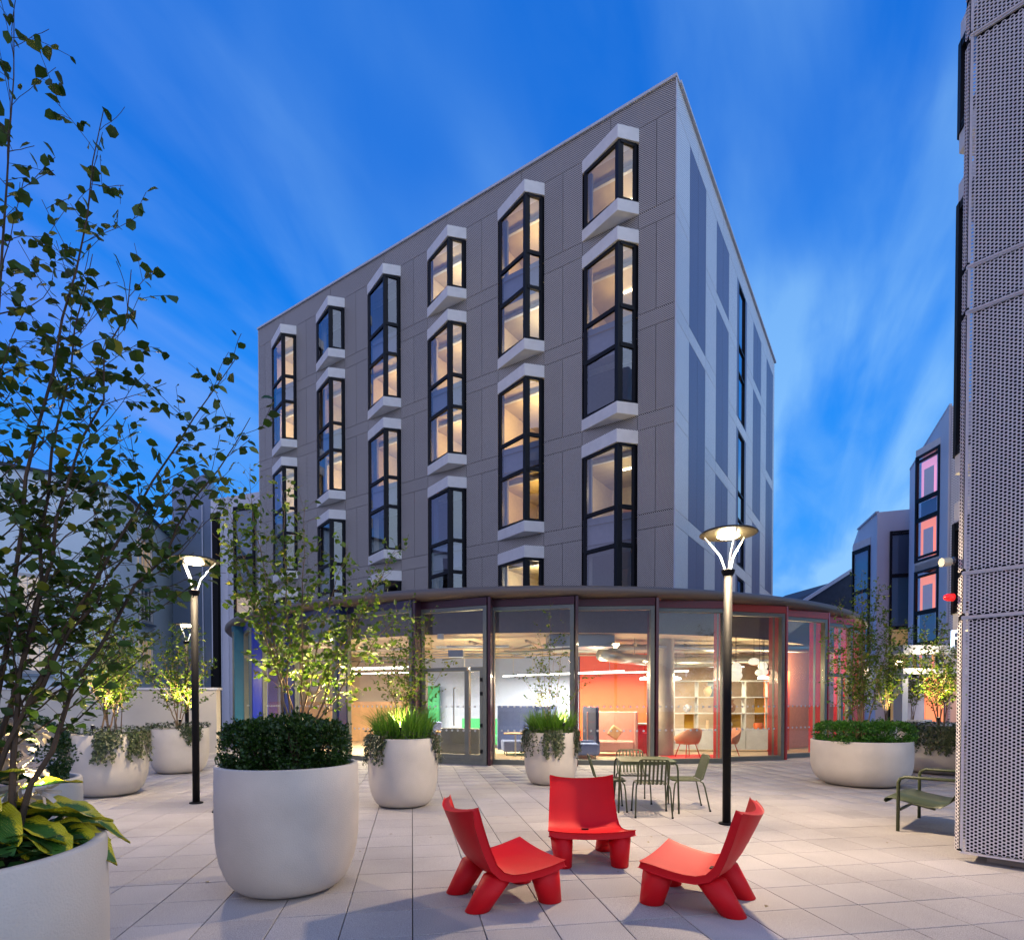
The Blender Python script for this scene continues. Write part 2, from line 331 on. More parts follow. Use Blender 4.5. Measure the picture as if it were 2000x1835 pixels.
# ------------------------------------------------------------------ tower
CX, CY, CA = 4.7606, 16.9547, 146.573
ZT, S0, BW, BP, Z0, LL, LR = 19.75, 1.126, 1.866, 3.286, 18.81, 20.48, 16.79
tower = thing('apartment_tower', 'five storey tower clad in perforated grey metal above the round glass pavilion', 'building', (CX, CY, 0), R_(CA))
TB = 4.46
pcache = {}
def panel(w_, h_, m, parent, loc, side, name='cladding_panel'):
    key = (round(w_, 3), round(h_, 3), m.name)
    if key not in pcache:
        g = .008; pcache[key] = MB().box((w_ / 2, 0, h_ / 2), (w_ - 2 * g, .04, h_ - 2 * g)).mesh('cladding_panel', m)
    o = link(name, pcache[key], parent, loc)
    if side == 'R': o.rotation_euler = (0, 0, -math.pi / 2)
    return o
# core walls (dark, behind the sheets), pierced by the window openings
units = [[(0, 0), (1, 2), (3, 4)], [(0, 1), (2, 3), (4, 4)], [(0, 0), (1, 2), (3, 4)], [(0, 1), (2, 3), (4, 4)], [(0, 0), (1, 2), (3, 4)], [(0, 1), (2, 3), (4, 4)]]
lit = {0: [1, 1, 0, 1, 0], 1: [1, 1, 1, 1, 1], 2: [1, 1, 1, 0, 0], 3: [0, 1, 1, 0, 0], 4: [0, 1, 1, 0, 0], 5: [1, 1, 1, 0, 0]}
core = MB()
def storey(k): return Z0 - 3 * k - 2.54, Z0 - 3 * k          # bottom and top of a window zone
xs = [0]
for c in range(6): xs += [S0 + BP * c, S0 + BP * c + BW]
xs += [LL]
for i in range(0, len(xs), 2):
    core.box(((xs[i] + xs[i + 1]) / 2, -.16, (TB + ZT) / 2), (xs[i + 1] - xs[i], .2, ZT - TB - .1))
for c in range(6):
    xa = S0 + BP * c; last = ZT - .1
    for (u0, u1) in units[c]:
        top = storey(u0)[1]; core.box((xa + BW / 2, -.16, (top + last) / 2), (BW, .2, last - top)); last = storey(u1)[0]
    if last > TB: core.box((xa + BW / 2, -.16, (TB + last) / 2), (BW, .2, last - TB))
core.box((.2, -LR / 2 - .1, (TB + ZT) / 2), (.2, LR - .3, ZT - TB - .1))
core.box((LL - .1, -LR / 2, (TB + ZT) / 2), (.2, LR - .4, ZT - TB - .02)); core.box((LL / 2, -LR + .1, (TB + ZT) / 2), (LL - .5, .2, ZT - TB - .02))
core.box((LL / 2, -LR / 2, ZT - .25), (LL - .7, LR - .7, .1))
core.build('wall', mback, tower)
# left facade sheets
for i in range(0, len(xs), 2):
    a, b = xs[i], xs[i + 1]; w2 = (b - a) / 2; n_ = 2
    for k in range(5):
        zb, zt = storey(k); zb2 = max(zb, TB)
        for q in range(n_): panel(w2, zt - zb2, mperf, tower, (a + q * w2, 0, zb2), 'L')
        if k < 4: panel(b - a, .46, mperf, tower, (a, 0, zb - .46), 'L')
for c in range(6):
    a = S0 + BP * c
    for (u0, u1) in units[c]:
        if u0 > 0: panel(BW, .46, mperf, tower, (a, 0, storey(u0)[1]), 'L')
for i in range(12): panel(xs[i + 1] - xs[i] if i < 11 else 0, 1, mperf, tower, (0, 0, 0), 'L') if False else None
e0 = [0, S0 + .9] + [S0 + .9 + BP * c for c in range(1, 6)] + [LL]
for i in range(len(e0) - 1): panel(e0[i + 1] - e0[i], ZT - .08 - Z0, mperf, tower, (e0[i], 0, Z0), 'L')
# right facade sheets
SR = 1.35; rx = [0]
for c in range(5): rx += [SR + BP * c, SR + BP * c + 1.87]
rx += [LR]
def rpanel(a, b, z0, z1, m): panel(b - a, z1 - z0, m, tower, (0, -a, z0), 'R')
for i in range(0, len(rx), 2):
    for k in range(5):
        zb, zt = storey(k); zb = max(zb, TB); rpanel(rx[i], rx[i + 1], zb, zt, mperfl)
        if k < 4: rpanel(rx[i], rx[i + 1], zb - .46, zb, mperfl)
runits = [[(0, 1), (2, 3), (4, 4)], [(0, 0), (1, 2), (3, 4)], [(0, 1), (2, 3), (4, 4)], [(0, 0), (1, 2), (3, 4)], [(0, 1), (2, 3), (4, 4)]]
for c in range(5):
    a, b = rx[2 * c + 1], rx[2 * c + 2]; mid = (a + b) / 2
    for (u0, u1) in runits[c]:
        z0_, z1_ = max(storey(u1)[0], TB), storey(u0)[1]
        if c != 2:
            rpanel(a, mid, z0_, z1_, mperfd); rpanel(mid, b, z0_, z1_, mperfd)
        else:
            rpanel(a, a + .3, z0_, z1_, mperfd); rpanel(b - .3, b, z0_, z1_, mperfd)
            wn_ = MB(); y0, y1 = -(a + .3), -(b - .3)
            for yy in (y0 - .04, y1 + .04): wn_.box((.04, yy, (z0_ + z1_) / 2), (.12, .08, z1_ - z0_ - .004))
            zz = [z0_ + .05, z1_ - .05] + [z0_ + (z1_ - z0_) * q for q in ((.35, .55) if u1 > u0 else (.5,))]
            for z in zz: wn_.box((.04, (y0 + y1) / 2, z), (.1, y0 - y1 - .17, .08))
            fo = wn_.build('window', mframe, tower)
            MB().box((.05, (y0 + y1) / 2, (z0_ + z1_) / 2), (.01, y0 - y1 - .16, z1_ - z0_ - .1)).build('pane', mspand, fo)
        if u0 > 0: rpanel(a, b, z1_, z1_ + .46, mperfl)
e1 = [0] + [SR + .94 + BP * c for c in range(5)] + [LR]
for i in range(6): rpanel(e1[i], e1[i + 1], Z0, ZT - .08, mperfl)
MB().box((LL / 2, -.06, ZT - .04), (LL + .1, .26, .08)).build('coping', mcoping, tower)
MB().box((.0, -LR / 2 - .13, ZT - .04), (.2, LR - .14, .08)).build('coping', mcoping, tower)
MB().box((-.022, .022, (TB + ZT) / 2 - .05), (.03, .03, ZT - TB - .1)).build('corner_trim', mcoping, tower)
MB().box((LL + .01, -.05, (TB + ZT) / 2 - .05), (.04, .14, ZT - TB - .1)).build('corner_trim', mcoping, tower)

AP, PO = .455, .53                                  # apex offset along the wall and projection
def strip(mb, p, q, z0, z1, t, inset=.0):
    """wall-like box between plan points p and q"""
    p = Vector((*p, 0)); q = Vector((*q, 0)); d = (q - p); ang = math.atan2(d.y, d.x); c = (p + q) / 2
    mb.box((c.x, c.y, (z0 + z1) / 2), (d.length - inset, t, z1 - z0), rz=ang)
def bay(c, u0, u1):
    xa = S0 + BP * c; zt = storey(u0)[1] ; zb = storey(u1)[0]; cut = zb < TB
    if cut: zb = TB
    P0, PA, P1 = (xa, 0), (xa + AP, PO), (xa + BW, 0)
    zc0 = zt - .40; zs1 = zb + (.36 if not cut else 0)
    fr = MB()
    inn = .05
    A = (PA[0] * 1.0, PA[1] - .09); B0 = (P0[0] + .05, 0.01); B1 = (P1[0] - .07, 0.01)
    # posts
    fr.prism([(B0[0] - .03, -.1), (B0[0] + .10, -.1), (B0[0] + .12, .07), (B0[0] + .03, .07)], zs1, zc0)
    fr.prism([(B1[0] - .12, -.1), (B1[0] + .04, -.1), (B1[0] - .0, .06), (B1[0] - .12, .06)], zs1, zc0)
    fr.prism([(A[0] - .11, A[1] - .09), (A[0] + .0, A[1] - .17), (A[0] + .14, A[1] - .05), (A[0], A[1] + .035)], zs1, zc0)
    rails = [(zs1, zs1 + .09), (zc0 - .09, zc0)]
    if u1 > u0:
        m0 = zt - 2.3; m1 = zt - 3.45
        rails += [(m0 - .06, m0 + .06), (m1 - .06, m1 + .06)]
        panes = [(zc0 - .09, m0 + .06, 0), (m0 - .06, m1 + .06, 2), (m1 - .06, zs1 + .09, 1)]
    else: panes = [(zc0 - .09, zs1 + .09, 0)]
    for a, b in rails:
        strip(fr, (A[0] - .04, A[1] - .03), (B0[0] + .07, .03), a, b, .08); strip(fr, (A[0] + .05, A[1] - .05), (B1[0] - .05, .03), a, b, .08)
    root = fr.build('bay_window', mframe, tower)
    cp = MB().prism([(xa - .02, -.03), (xa + BW + .02, -.03), (xa + BW + .02, .03), PA, (xa - .02, .03)][::-1][::-1], zc0, zt)
    cp.build('cap', mcap, root, bevel=.012)
    if not cut: MB().prism([(xa - .02, -.03), (xa + BW + .02, -.03), (xa + BW + .02, .03), PA, (xa - .02, .03)], zb, zs1).build('sill', mcap, root, bevel=.012)
    for hi, lo, kind_ in panes:
        q = MB(); 
        q.quad((A[0] - .06, A[1] - .05, lo), (B0[0] + .09, .03, lo), (B0[0] + .09, .03, hi), (A[0] - .06, A[1] - .05, hi)).build('pane', mglass, root)
        q = MB(); q.quad((A[0] + .1, A[1] - .075, lo), (B1[0] - .06, .03, lo), (B1[0] - .06, .03, hi), (A[0] + .1, A[1] - .075, hi)).build('pane', mglass, root)
        if kind_ == 2: MB().quad((xa, -.06, lo), (xa + BW, -.06, lo), (xa + BW, -.06, hi), (xa, -.06, hi)).build('blind', mroomd, root)  # plain dark backing panel behind the spandrel pane
    for kk in range(u0, u1 + 1):
        zz0, zz1 = storey(kk); fl = max(zz0 - .05, TB + .02); ce = zz1 - .22; on = lit[c][kk]
        x0, x1, yb = xa - .55, xa + BW + .55, -3.6
        rm = MB(); rm.quad((x0, yb, fl), (x1, yb, fl), (x1, yb, ce), (x0, yb, ce)); rm.quad((x0, yb, fl), (x0, -.26, fl), (x0, -.26, ce), (x0, yb, ce)); rm.quad((x1, yb, fl), (x1, -.26, fl), (x1, -.26, ce), (x1, yb, ce))
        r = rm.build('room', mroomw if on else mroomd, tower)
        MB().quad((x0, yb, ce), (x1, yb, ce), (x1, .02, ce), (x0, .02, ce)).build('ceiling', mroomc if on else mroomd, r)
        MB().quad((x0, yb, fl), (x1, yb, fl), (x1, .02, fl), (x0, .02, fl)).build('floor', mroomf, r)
        MB().box(((x0 + x1) / 2, -.75, ce - .08), (x1 - x0, .1, .14)).build('ceiling_rail', mshelf, r)
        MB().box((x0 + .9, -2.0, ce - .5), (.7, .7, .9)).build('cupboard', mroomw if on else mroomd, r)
        sd_ = random.choice((0, 1))
        MB().box((x0 + .62 if sd_ else x1 - .62, -.34, (fl + ce) / 2), (.22, .10, ce - fl - .02)).build('curtain', random.choice((mcurt1, mcurt2, mcurt3)), r)
        MB().box((x0 + .9 if c % 2 else x1 - .9, -3.55, ce - 1.0), (.8, .06, .5)).build('picture', random.choice((mtan, mdclad, mochre, mrose)), r)
        if on:
            warm = random.choice([(1, .66, .26), (1, .70, .32), (1, .62, .20), (1, .80, .52)])
            lamp('POINT', 'ceiling_lamp', r, (xa + BW * .55, -1.35, fl + 1.55), {0: 60, 4: 80}.get(c, 105) * random.uniform(.4, 1.05), warm, .12)
            MB().box((xa + BW * .3, -1.9, ce - .04), (1.4, .07, .04)).build('led_strip', mled, r)
for c in range(6):
    for u in units[c]: bay(c, *u)

# ------------------------------------------------------------------ pavilion
pav = thing('glass_pavilion', 'round ground floor pavilion with tall glass panels, bronze canopy and coloured fins', 'building', (DC[0], DC[1], 0))
def P(r, th): t = R_(th); return (r * math.sin(t), -r * math.cos(t))
RB = 12.95; STEP = .36
ths = [-61, -54.3, -45.5, -36.7, -26.9, -16.5, -8, 1.3, 10.1, 18.9, 27.8, 36.8, 45.5, 54.3, 63, 72]
MB().lathe([(12.5, 4.2), (13.26, 4.2), (13.38, 4.235), (13.44, 4.30), (13.43, 4.38), (13.36, 4.45), (13.22, 4.49), (12.9, 4.50)], 160).build('canopy', mcanopy, pav, smooth=True)
MB().lathe([(12.92, 4.498), (.5, 4.44)], 120).build('roof', mslate, pav)
MB().lathe([(12.1, 3.45), (12.1, 4.25)], 100, a0=R_(-175), a1=R_(-5)).build('bulkhead', msoff, pav)
MB().lathe([(12.11, 3.45), (.2, 3.45)], 100).build('ceiling', mceil, pav)
MB().lathe([(12.88, .004), (.1, .004)], 100).build('floor', mwood, pav)
MB().lathe([(12.8, 0), (12.8, 4.3)], 60, a0=R_(-17), a1=R_(208)).build('rear_wall', mconc, pav)
def fincol(th):
    stops = [(-60, (.02, .12, .20)), (-54.5, (.02, .13, .22)), (-50, (.005, .025, .36)), (-44, (.005, .025, .36)), (-36, (.008, .02, .12)), (-25, (.012, .02, .09)), (-16, (.035, .008, .02)), (-7, (.05, .008, .018)), (3, (.05, .006, .014)), (11, (.09, .008, .014)), (15, (.14, .008, .016)), (19, (.42, .012, .02)), (24, (.38, .04, .03)), (34, (.42, .03, .03)), (40, (.6, .012, .02)), (75, (.6, .012, .02))]
    for (a, ca), (b, cb) in zip(stops, stops[1:]):
        if th <= b: t = max(0, (th - a) / (b - a)); return tuple(ca[i] + (cb[i] - ca[i]) * t for i in range(3))
    return stops[-1][1]
def frame_panel(t0, t1, door):
    p = Vector((*P(RB, t0), 0)); q = Vector((*P(RB + STEP, t1), 0)); d = (q - p).normalized(); W = (q - p).length
    rt = link('glass_panel', None, pav, p, math.atan2(d.y, d.x)); H = 4.0
    f = MB(); f.box((.06, 0, H / 2), (.10, .14, H)); f.box((W - .06, 0, H / 2), (.10, .14, H)); f.box((W / 2, 0, .06), (W - .22, .13, .12)); f.box((W / 2, 0, H - .05), (W - .22, .13, .10))
    f.build('frame', mgframe, rt)
    zb = .12
    if door:
        s_ = W - .62
        g = MB(); g.box((s_ / 2 + .055, 0, 2.42), (s_ + .0, .13, .10)); g.box((s_ + .05, 0, 1.25), (.12, .12, 2.26)); g.box((.16, 0, 1.25), (.09, .12, 2.26)); g.box((W / 2, -.0, .19), (W - .24, .10, .13)); g.box((W - .28, 0, 2.42), (.33, .13, .1)); g.box((W - .16, 0, 1.25), (.08, .12, 2.26))
        dr = g.build('door', mgframe, rt)
        MB().tube([(s_ - .28, -.06, 1.0), (s_ - .28, -.13, 1.0), (s_ - .28, -.13, 1.95), (s_ - .28, -.06, 1.95)], .016, 8).build('handle', msteel, dr)
        h4 = MB()
        for z in (.35, 1.0, 1.8, 2.15): h4.box((W - .15, -.08, z), (.05, .06, .09))
        h4.build('hinge', mframe, dr)
        zb = 2.47; MB().box((W / 2, .01, 1.3), (W - .25, .008, 2.1)).build('door_glass', mglassd, dr)
    MB().box((W / 2, .01, (zb + H - .1) / 2), (W - .22, .012, H - .1 - zb)).build('pane', mglassd, rt)
    dots = MB(); x = .3
    while x < W - .25:
        for z in (.86, 1.47):
            n0 = len(dots.v); dots.v += [(x + .03 * math.cos(a * math.pi / 4), -.002, z + .03 * math.sin(a * math.pi / 4)) for a in range(8)]; dots.f.append(tuple(range(n0, n0 + 8)))
        x += .165
    dots.build('marker_dots', mshelf, rt, kind='stuff')
    th = (t0 + t1) / 2; mh = mat('painted head', fincol(th), .35, var=.03)
    MB().box((W / 2, .0, 4.1), (W - .002, .17, .19)).build('head', mh, rt)
    mf = mat('painted fin', fincol(t1), .3, var=.03, coat=.3)
    rin = RB - (.12 if th > 4 else .1); p0 = Vector(P(rin, t1)); p1 = Vector(P(RB + STEP + (.08 if t1 > -20 else .02), t1)); dd = p1 - p0; c = (p0 + p1) / 2 
    tt = Vector((math.cos(R_(t1)), math.sin(R_(t1)))) * .045
    MB().box((c.x + tt.x, c.y + tt.y, 2.1), (dd.length, .07, 4.2), rz=math.atan2(dd.y, dd.x)).build('fin', mf, pav)
for i in range(len(ths) - 1): frame_panel(ths[i], ths[i + 1], i in (5, 11))
# concrete columns inside
for px_, py_ in ((4.55, 17.1), (-5.05, 17.0), (10.1, 20.3), (-1.2, 22.5)):
    MB().lathe([(.27, .0), (.27, 3.46)], 28).build('column', mconc, pav, smooth=True, loc=(px_ - DC[0], py_ - DC[1], 0))
def iw(name, a, b, z0, z1, m, t=.1):
    mb = MB(); strip(mb, (a[0] - DC[0], a[1] - DC[1]), (b[0] - DC[0], b[1] - DC[1]), z0, z1, t); return mb.build(name, m, pav)
iw('partition_wall', (-3.9, 22.6), (2.35, 20.2), .01, 3.44, mpale); iw('partition_wall', (2.4, 20.15), (5.0, 18.9), .01, 3.44, morange)
iw('partition_wall', (-10.6, 24), (-3.95, 22.7), .01, 1.6, mtan); iw('partition_wall', (-10.6, 24.4), (-3.95, 23.2), 1.6, 3.44, mceil)
iw('partition_wall', (5.05, 21.8), (9.6, 21.9), .01, 3.44, mconc); iw('partition_wall', (8.2, 18.3), (9.1, 18.9), .01, 2.6, morange); iw('partition_wall', (9.15, 19.3), (12.0, 21.4), .01, 3.44, mat('salmon wall', (.62, .25, .16), .7))
iw('partition_wall', (8.6, 19.5), (9.1, 19.8), .01, 2.5, mat('bright orange panel', (.85, .16, .01), .5)); iw('partition_wall', (-3.2, 21.9), (-2.75, 21.75), .02, 2.2, mgfab, .12)
# ceiling services
sv = MB()
for q in range(9): a = (-6 + q * 1.6, 16.0 + abs(q - 3.8) * .38); sv.tube([(a[0] - DC[0], a[1] - DC[1], 3.30), (a[0] + 1.6 - DC[0], a[1] + 6 - DC[1], 3.28)], .045, 6)
for q in range(4): sv.tube([(-5.2 - DC[0], 17.6 + q * 1.1 - DC[1], 3.2), (7.4 - DC[0], 17.6 + q * 1.1 - DC[1], 3.2)], .035, 6)
sv.build('ceiling_pipe', mceil, pav)
tr = MB(); rs_ = random.Random(4)
for q in range(26):
    a = rs_.uniform(-58, 50); r1 = rs_.uniform(9.5, 11.8); r2 = r1 - rs_.uniform(1.5, 5); p1 = P(r1, a); p2 = P(r2, a + rs_.uniform(-16, 16)); z = rs_.uniform(3.0, 3.38); tr.tube([(*p1, z), (*p2, z)], rs_.choice((.012, .02, .03)), 5)
    if q % 2: tr.tube([(*p1, z), (*p1, 3.45)], .006, 4)
tr.build('conduit', mgframe, pav, kind='stuff')
for q in range(7):
    a = -50 + q * 16; p1 = P(11.2, a); p2 = P(11.0, a + 11); b_ = MB().bar((*p1, 3.2), (*p2, 3.2), .22, .05); b_.build('cable_tray', msteel, pav)
du = MB(); du.tube([(2.6 - DC[0], 16.9 - DC[1], 2.98), (3.4 - DC[0], 17.6 - DC[1], 2.93), (5.2 - DC[0], 18.4 - DC[1], 2.85), (8.6 - DC[0], 19 - DC[1], 2.95)], .17, 14); du.build('air_duct', msteel, pav, smooth=True)
MB().tube([(1.2 - DC[0], 17.2 - DC[1], 3.2), (9.2 - DC[0], 17.9 - DC[1], 3.25)], .12, 12).build('air_duct', msteel, pav, smooth=True)
MB().box((1.9 - DC[0], 16.2 - DC[1], 3.27), (1.8, .9, .32), rz=.05).build('fan_coil_unit', mdclad, pav)
MB().box((-1.62 - DC[0], 16.6 - DC[1], 2.98), (.42, .3, .2)).build('loudspeaker', mdclad, pav)
MB().tube([(-1.95 - DC[0], 15.7 - DC[1], 3.30), (-1.95 - DC[0], 15.7 - DC[1], 3.44)], .09, 12).build('smoke_detector', mshelf, pav)
for a, b, z in (((-5.6, 18.2), (-3.2, 17.2), 2.6), ((-6.4, 20.0), (-2.8, 18.6), 2.55), ((-5.9, 19.2), (-2.8, 18.0), 2.7), ((-.3, 19.3), (3.1, 15.9), 2.45), ((.2, 19.5), (5.2, 16.9), 2.5), ((4.9, 19.6), (8.0, 19.8), 2.8), ((-2.7, 18.2), (-1.3, 17.4), 2.6)):
    p = Vector((a[0] - DC[0], a[1] - DC[1], z)); q = Vector((b[0] - DC[0], b[1] - DC[1], z)); fx = MB().bar(p, q, .035, .035).build('linear_light', mledw, pav)
    c = (p + q) / 2; L_ = (q - p).length
    o = lamp('AREA', 'linear_light_source', fx, c - Vector((0, 0, .045)), 85 * L_, (1, .80, .54), .1, shape='RECTANGLE'); o.data.size = L_; o.data.size_y = .04; o.rotation_euler = (0, 0, math.atan2(q.y - p.y, q.x - p.x))
    cab = MB()
    for t in (.1, .9): e = p.lerp(q, t); cab.tube([e, e + Vector((0, 0, 3.44 - z))], .006, 4)
    cab.build('hanger', msteel, fx)
for x, y, e in ((-5.5, 17.5, 90), (-1.2, 17.2, 90), (2.5, 17.0, 90), (6.8, 17.6, 110), (9.3, 18.6, 90)):
    lamp('POINT', 'interior_fill', pav, (x - DC[0], y - DC[1], 2.5), e * 1.15, (1, .74, .42), .25)  # bare points without fittings, added to brighten the interior

# pavilion furniture (things standing on its floor)
def sofa(name, label, loc, rz, W, D, back, m, H=1.28, seat=.44):
    t = thing(name, label, 'sofa', loc, rz)
    MB().box((0, 0, seat / 2 + .06), (W, D, seat - .12)).build('seat', m, t, bevel=.04)
    MB().box((0, D / 2 + .06, (H + .12) / 2), (W + .2, .1, H - .12)).build('backrest', m, t, bevel=.03)
    if back:
        for s in (-1, 1): MB().box((s * (W / 2 + .06), 0, (H + .12) / 2), (.1, D, H - .12)).build('side_screen', m, t, bevel=.03)
    for sx in (-1, 1):
        for sy in (-1, 1): MB().tube([(sx * (W / 2 - .1), sy * (D / 2 - .1), 0), (sx * (W / 2 - .1), sy * (D / 2 - .1), .13)], .015, 6).build('leg', mframe, t)
    return t
sofa('booth_sofa', 'rose pink high backed booth sofa in front of the orange wall', (3.0, 17.1, 0), R_(-12), 1.25, .75, True, mrose, 1.30)
sofa('booth_sofa', 'slate blue high backed sofa behind the leftmost grass planter by the door', (.55, 17.3, 0), R_(8), 1.7, .75, False, mblue, 1.48)
sofa('booth_sofa', 'dark navy booth sofa seen between two glass panels left of the pink one', (1.95, 16.75, 0), R_(-80), 1.1, .6, False, mnavy, 1.45)
sofa('sofa', 'low blue bench sofa in front of the navy booth', (1.95, 16.0, 0), 0, .9, .5, False, mblue, .5)
sofa('sofa', 'green sofa against the pale blue wall', (-.55, 19.9, 0), R_(-15), 2.6, .7, False, mgfab, 1.0)
sofa('sofa', 'blue armchair sofa seen through the glass door', (-2.55, 18.3, 0), R_(160), .9, .7, False, mblue, .98)
sofa('sofa', 'grey lounge seat standing just inside the glass door', (-1.35, 16.6, 0), R_(160), 1.0, .6, False, mgframe, .85)
cu = MB().box((0, 0, 0), (.34, .12, .34), M=Matrix.Rotation(.6, 3, 'Y')).build('cushion', mtan, bevel=.04, label='small tan cushion leaning on the rose pink booth sofa', cat='cushion', loc=(3.05, 17.0, .68))
fl_ = thing('floor_lamp', 'floor lamp with a square glowing cream shade above the blue sofa', 'lamp', (.95, 17.9, 0))
MB().tube([(0, 0, 0), (0, 0, 1.6)], .015, 6).build('stand', mframe, fl_); MB().lathe([(.27, 1.45), (.25, 1.85)], 24).build('lamp_shade', emitmat('shade glow', (.9, .9, .55), .8), fl_)
def armchair(label, loc, rz):
    t = thing('shell_armchair', label, 'armchair', loc, rz, 'peach armchairs by the bookcase')
    s = MB(); n0 = 0; K = 16; prof = [(.0, .40), (.24, .40), (.33, .46), (.38, .64), (.40, .86)]
    for r, z in prof:
        for j in range(K + 1):
            a = R_(-20 + 220 * j / K); zz = z if z < .43 else .43 + (z - .43) * (.38 + .62 * math.sin(math.pi * j / K) ** 1.2)
            s.v.append((r * math.cos(a) * 1.0, r * math.sin(a) * .95, zz))
    for i in range(len(prof) - 1):
        for j in range(K): a = i * (K + 1) + j; s.f.append((a, a + 1, a + K + 2, a + K + 1))
    o = s.build('shell', mpeach, t, smooth=True); md = o.modifiers.new('thick', 'SOLIDIFY'); md.thickness = .03
    MB().box((0, -.03, .43), (.48, .46, .07)).build('seat', mpeach, t, bevel=.03)
    for sx in (-1, 1):
        for sy in (-1, 1): MB().tube([(sx * .15, sy * .15, .4), (sx * .25, sy * .25, 0)], .012, 6).build('leg', mred, t)
armchair('peach shell armchair seen from behind, left of the lamp post', (5.0, 16.3, 0), R_(200))
armchair('peach shell armchair seen side on, right of the lamp post', (6.15, 16.4, 0), R_(-70))
bk_ = thing('bookcase', 'white open bookcase with ornaments behind the concrete column', 'bookcase', (6.75, 18.6, 0), R_(-4))
bw_, nb = 3.0, 4
mb = MB()
for q in range(nb + 1): mb.box((-bw_ / 2 + q * bw_ / nb, 0, 1.48), (.035, .36, 1.56))
mb.build('upright', mshelf, bk_)
for z in (.70, 1.22, 1.74, 2.26): MB().box((0, -.002, z), (bw_ + .04, .37, .035)).build('shelf', mshelf, bk_)
MB().box((0, 0, .37), (bw_, .40, .62)).build('cupboard', mshelf, bk_)
for q in range(nb + 1): MB().box((-bw_ / 2 + q * bw_ / nb, -.203, .37), (.008, .01, .58)).build('door_gap', mgframe, bk_)
for q, z in ((0, .95), (2, .96), (3, 1.48), (3, .96), (1, 1.99)): MB().box((-bw_ / 2 + (q + .72) * bw_ / nb, .14, z), (.3, .02, .5)).build('back_panel', mochre if q != 1 else mdclad, bk_)
def vase(prof, m, label, i, z, sc_=1, off=0):
    c, s = math.cos(R_(-4)), math.sin(R_(-4)); x = -bw_ / 2 + (i + .45) * bw_ / nb + off
    MB().lathe([(r * sc_, h * sc_) for r, h in prof], 18).build('vase', m, smooth=True, loc=(6.75 + x * c, 18.6 + x * s - .05, z), label=label, cat='vase', group='ornaments on the white bookcase')
mcv = mat('cream ceramic', (.75, .60, .42), .4); mbv = mat('brown ceramic', (.22, .11, .06), .5, var=.4, scale=30); mwv = mat('patterned ceramic', (.55, .58, .62), .4, var=.6, scale=25); mbl = mat('blue ceramic', (.15, .25, .5), .4, var=.5, scale=25); mor = mat('orange bowl', (.7, .15, .03), .4)
V1 = [(.05, 0), (.10, .06), (.14, .2), (.08, .30), (.12, .34)]; V2 = [(.06, 0), (.13, .1), (.13, .24), (.05, .33), (.09, .43)]; V3 = [(.02, 0), (.12, .08), (.15, .16), (.12, .25), (.02, .3)]
vase(V1, mcv, 'cream waisted vase on the top row of the bookcase', 1, 1.76); vase(V3, mwv, 'round blue and white jar on the middle row of the bookcase', 0, 1.24, .9, .1)
vase(V2, mbv, 'brown patterned vase on the middle row of the bookcase', 2, 1.24); vase(V3, mbl, 'small blue jar on the top row of the bookcase', 2, 1.76, .8, -.1)
vase(V3, mwv, 'black and white patterned pot on the lower row of the bookcase', 2, .72, .9, -.1); vase([(.13, 0), (.16, .1), (.13, .2)], mor, 'orange round tin on the lower row of the bookcase', 3, .72, 1, .1)
vase([(.05, 0), (.05, .28)], mcv, 'plain white cylinder vase on the lower row of the bookcase', 1, .72, 1, .0)
mglobe = emitmat('globe glow', (1, .88, .66), .95)
for x, y, z, r, sz, lb in ((6.25, 16.0, 2.50, .15, 1.3, 'upper white capsule pendant right of the lamp post'), (6.2, 15.95, 2.32, .19, .85, 'large white globe pendant right beside the lamp post'), (6.95, 16.5, 2.75, .15, .7, 'oval white pendant hanging highest of the cluster'),
                          (7.25, 16.6, 2.62, .13, 1, 'speckled globe pendant at the right edge of the glass'), (7.02, 16.3, 2.42, .11, .9, 'small paired pendant, left one'), (7.18, 16.35, 2.44, .11, .9, 'small paired pendant, right one')):
    t = thing('pendant_lamp', lb, 'pendant lamp', (x, y, z)); MB().sphere((0, 0, 0), r, 12, sz).build('globe', mglobe, t, smooth=True); MB().tube([(0, 0, r * sz), (0, 0, 3.44 - z)], .006, 5).build('cord', mframe, t)
for x, y, lb in ((7.7, 17.6, 'left of the two glowing disc pendants before the salmon wall'), (8.3, 18.2, 'right of the two glowing disc pendants before the salmon wall'), (4.25, 18.4, 'disc pendant glowing above the red kitchen counter'), (5.2, 18.2, 'disc pendant glowing just left of the white bookcase')):
    t = thing('dome_pendant', lb, 'pendant lamp', (x, y, 2.3), 0, 'disc pendants deep inside the pavilion'); MB().lathe([(.16, 0), (.15, .06), (.02, .1)], 18).build('shade', mledw, t); MB().tube([(0, 0, .1), (0, 0, 1.14)], .005, 5).build('cord', mframe, t)
kc = thing('kitchen_counter', 'red kitchen counter with a tap beside the concrete column', 'counter', (4.25, 17.9, 0)); MB().box((0, 0, .45), (.8, .5, .88)).build('cabinet', mred, kc); MB().box((0, 0, .91), (.86, .56, .04)).build('worktop', mshelf, kc)
MB().tube([(.1, 0, .93), (.1, 0, 1.2), (.02, 0, 1.28), (-.06, 0, 1.22)], .012, 6).build('tap', msteel, kc)
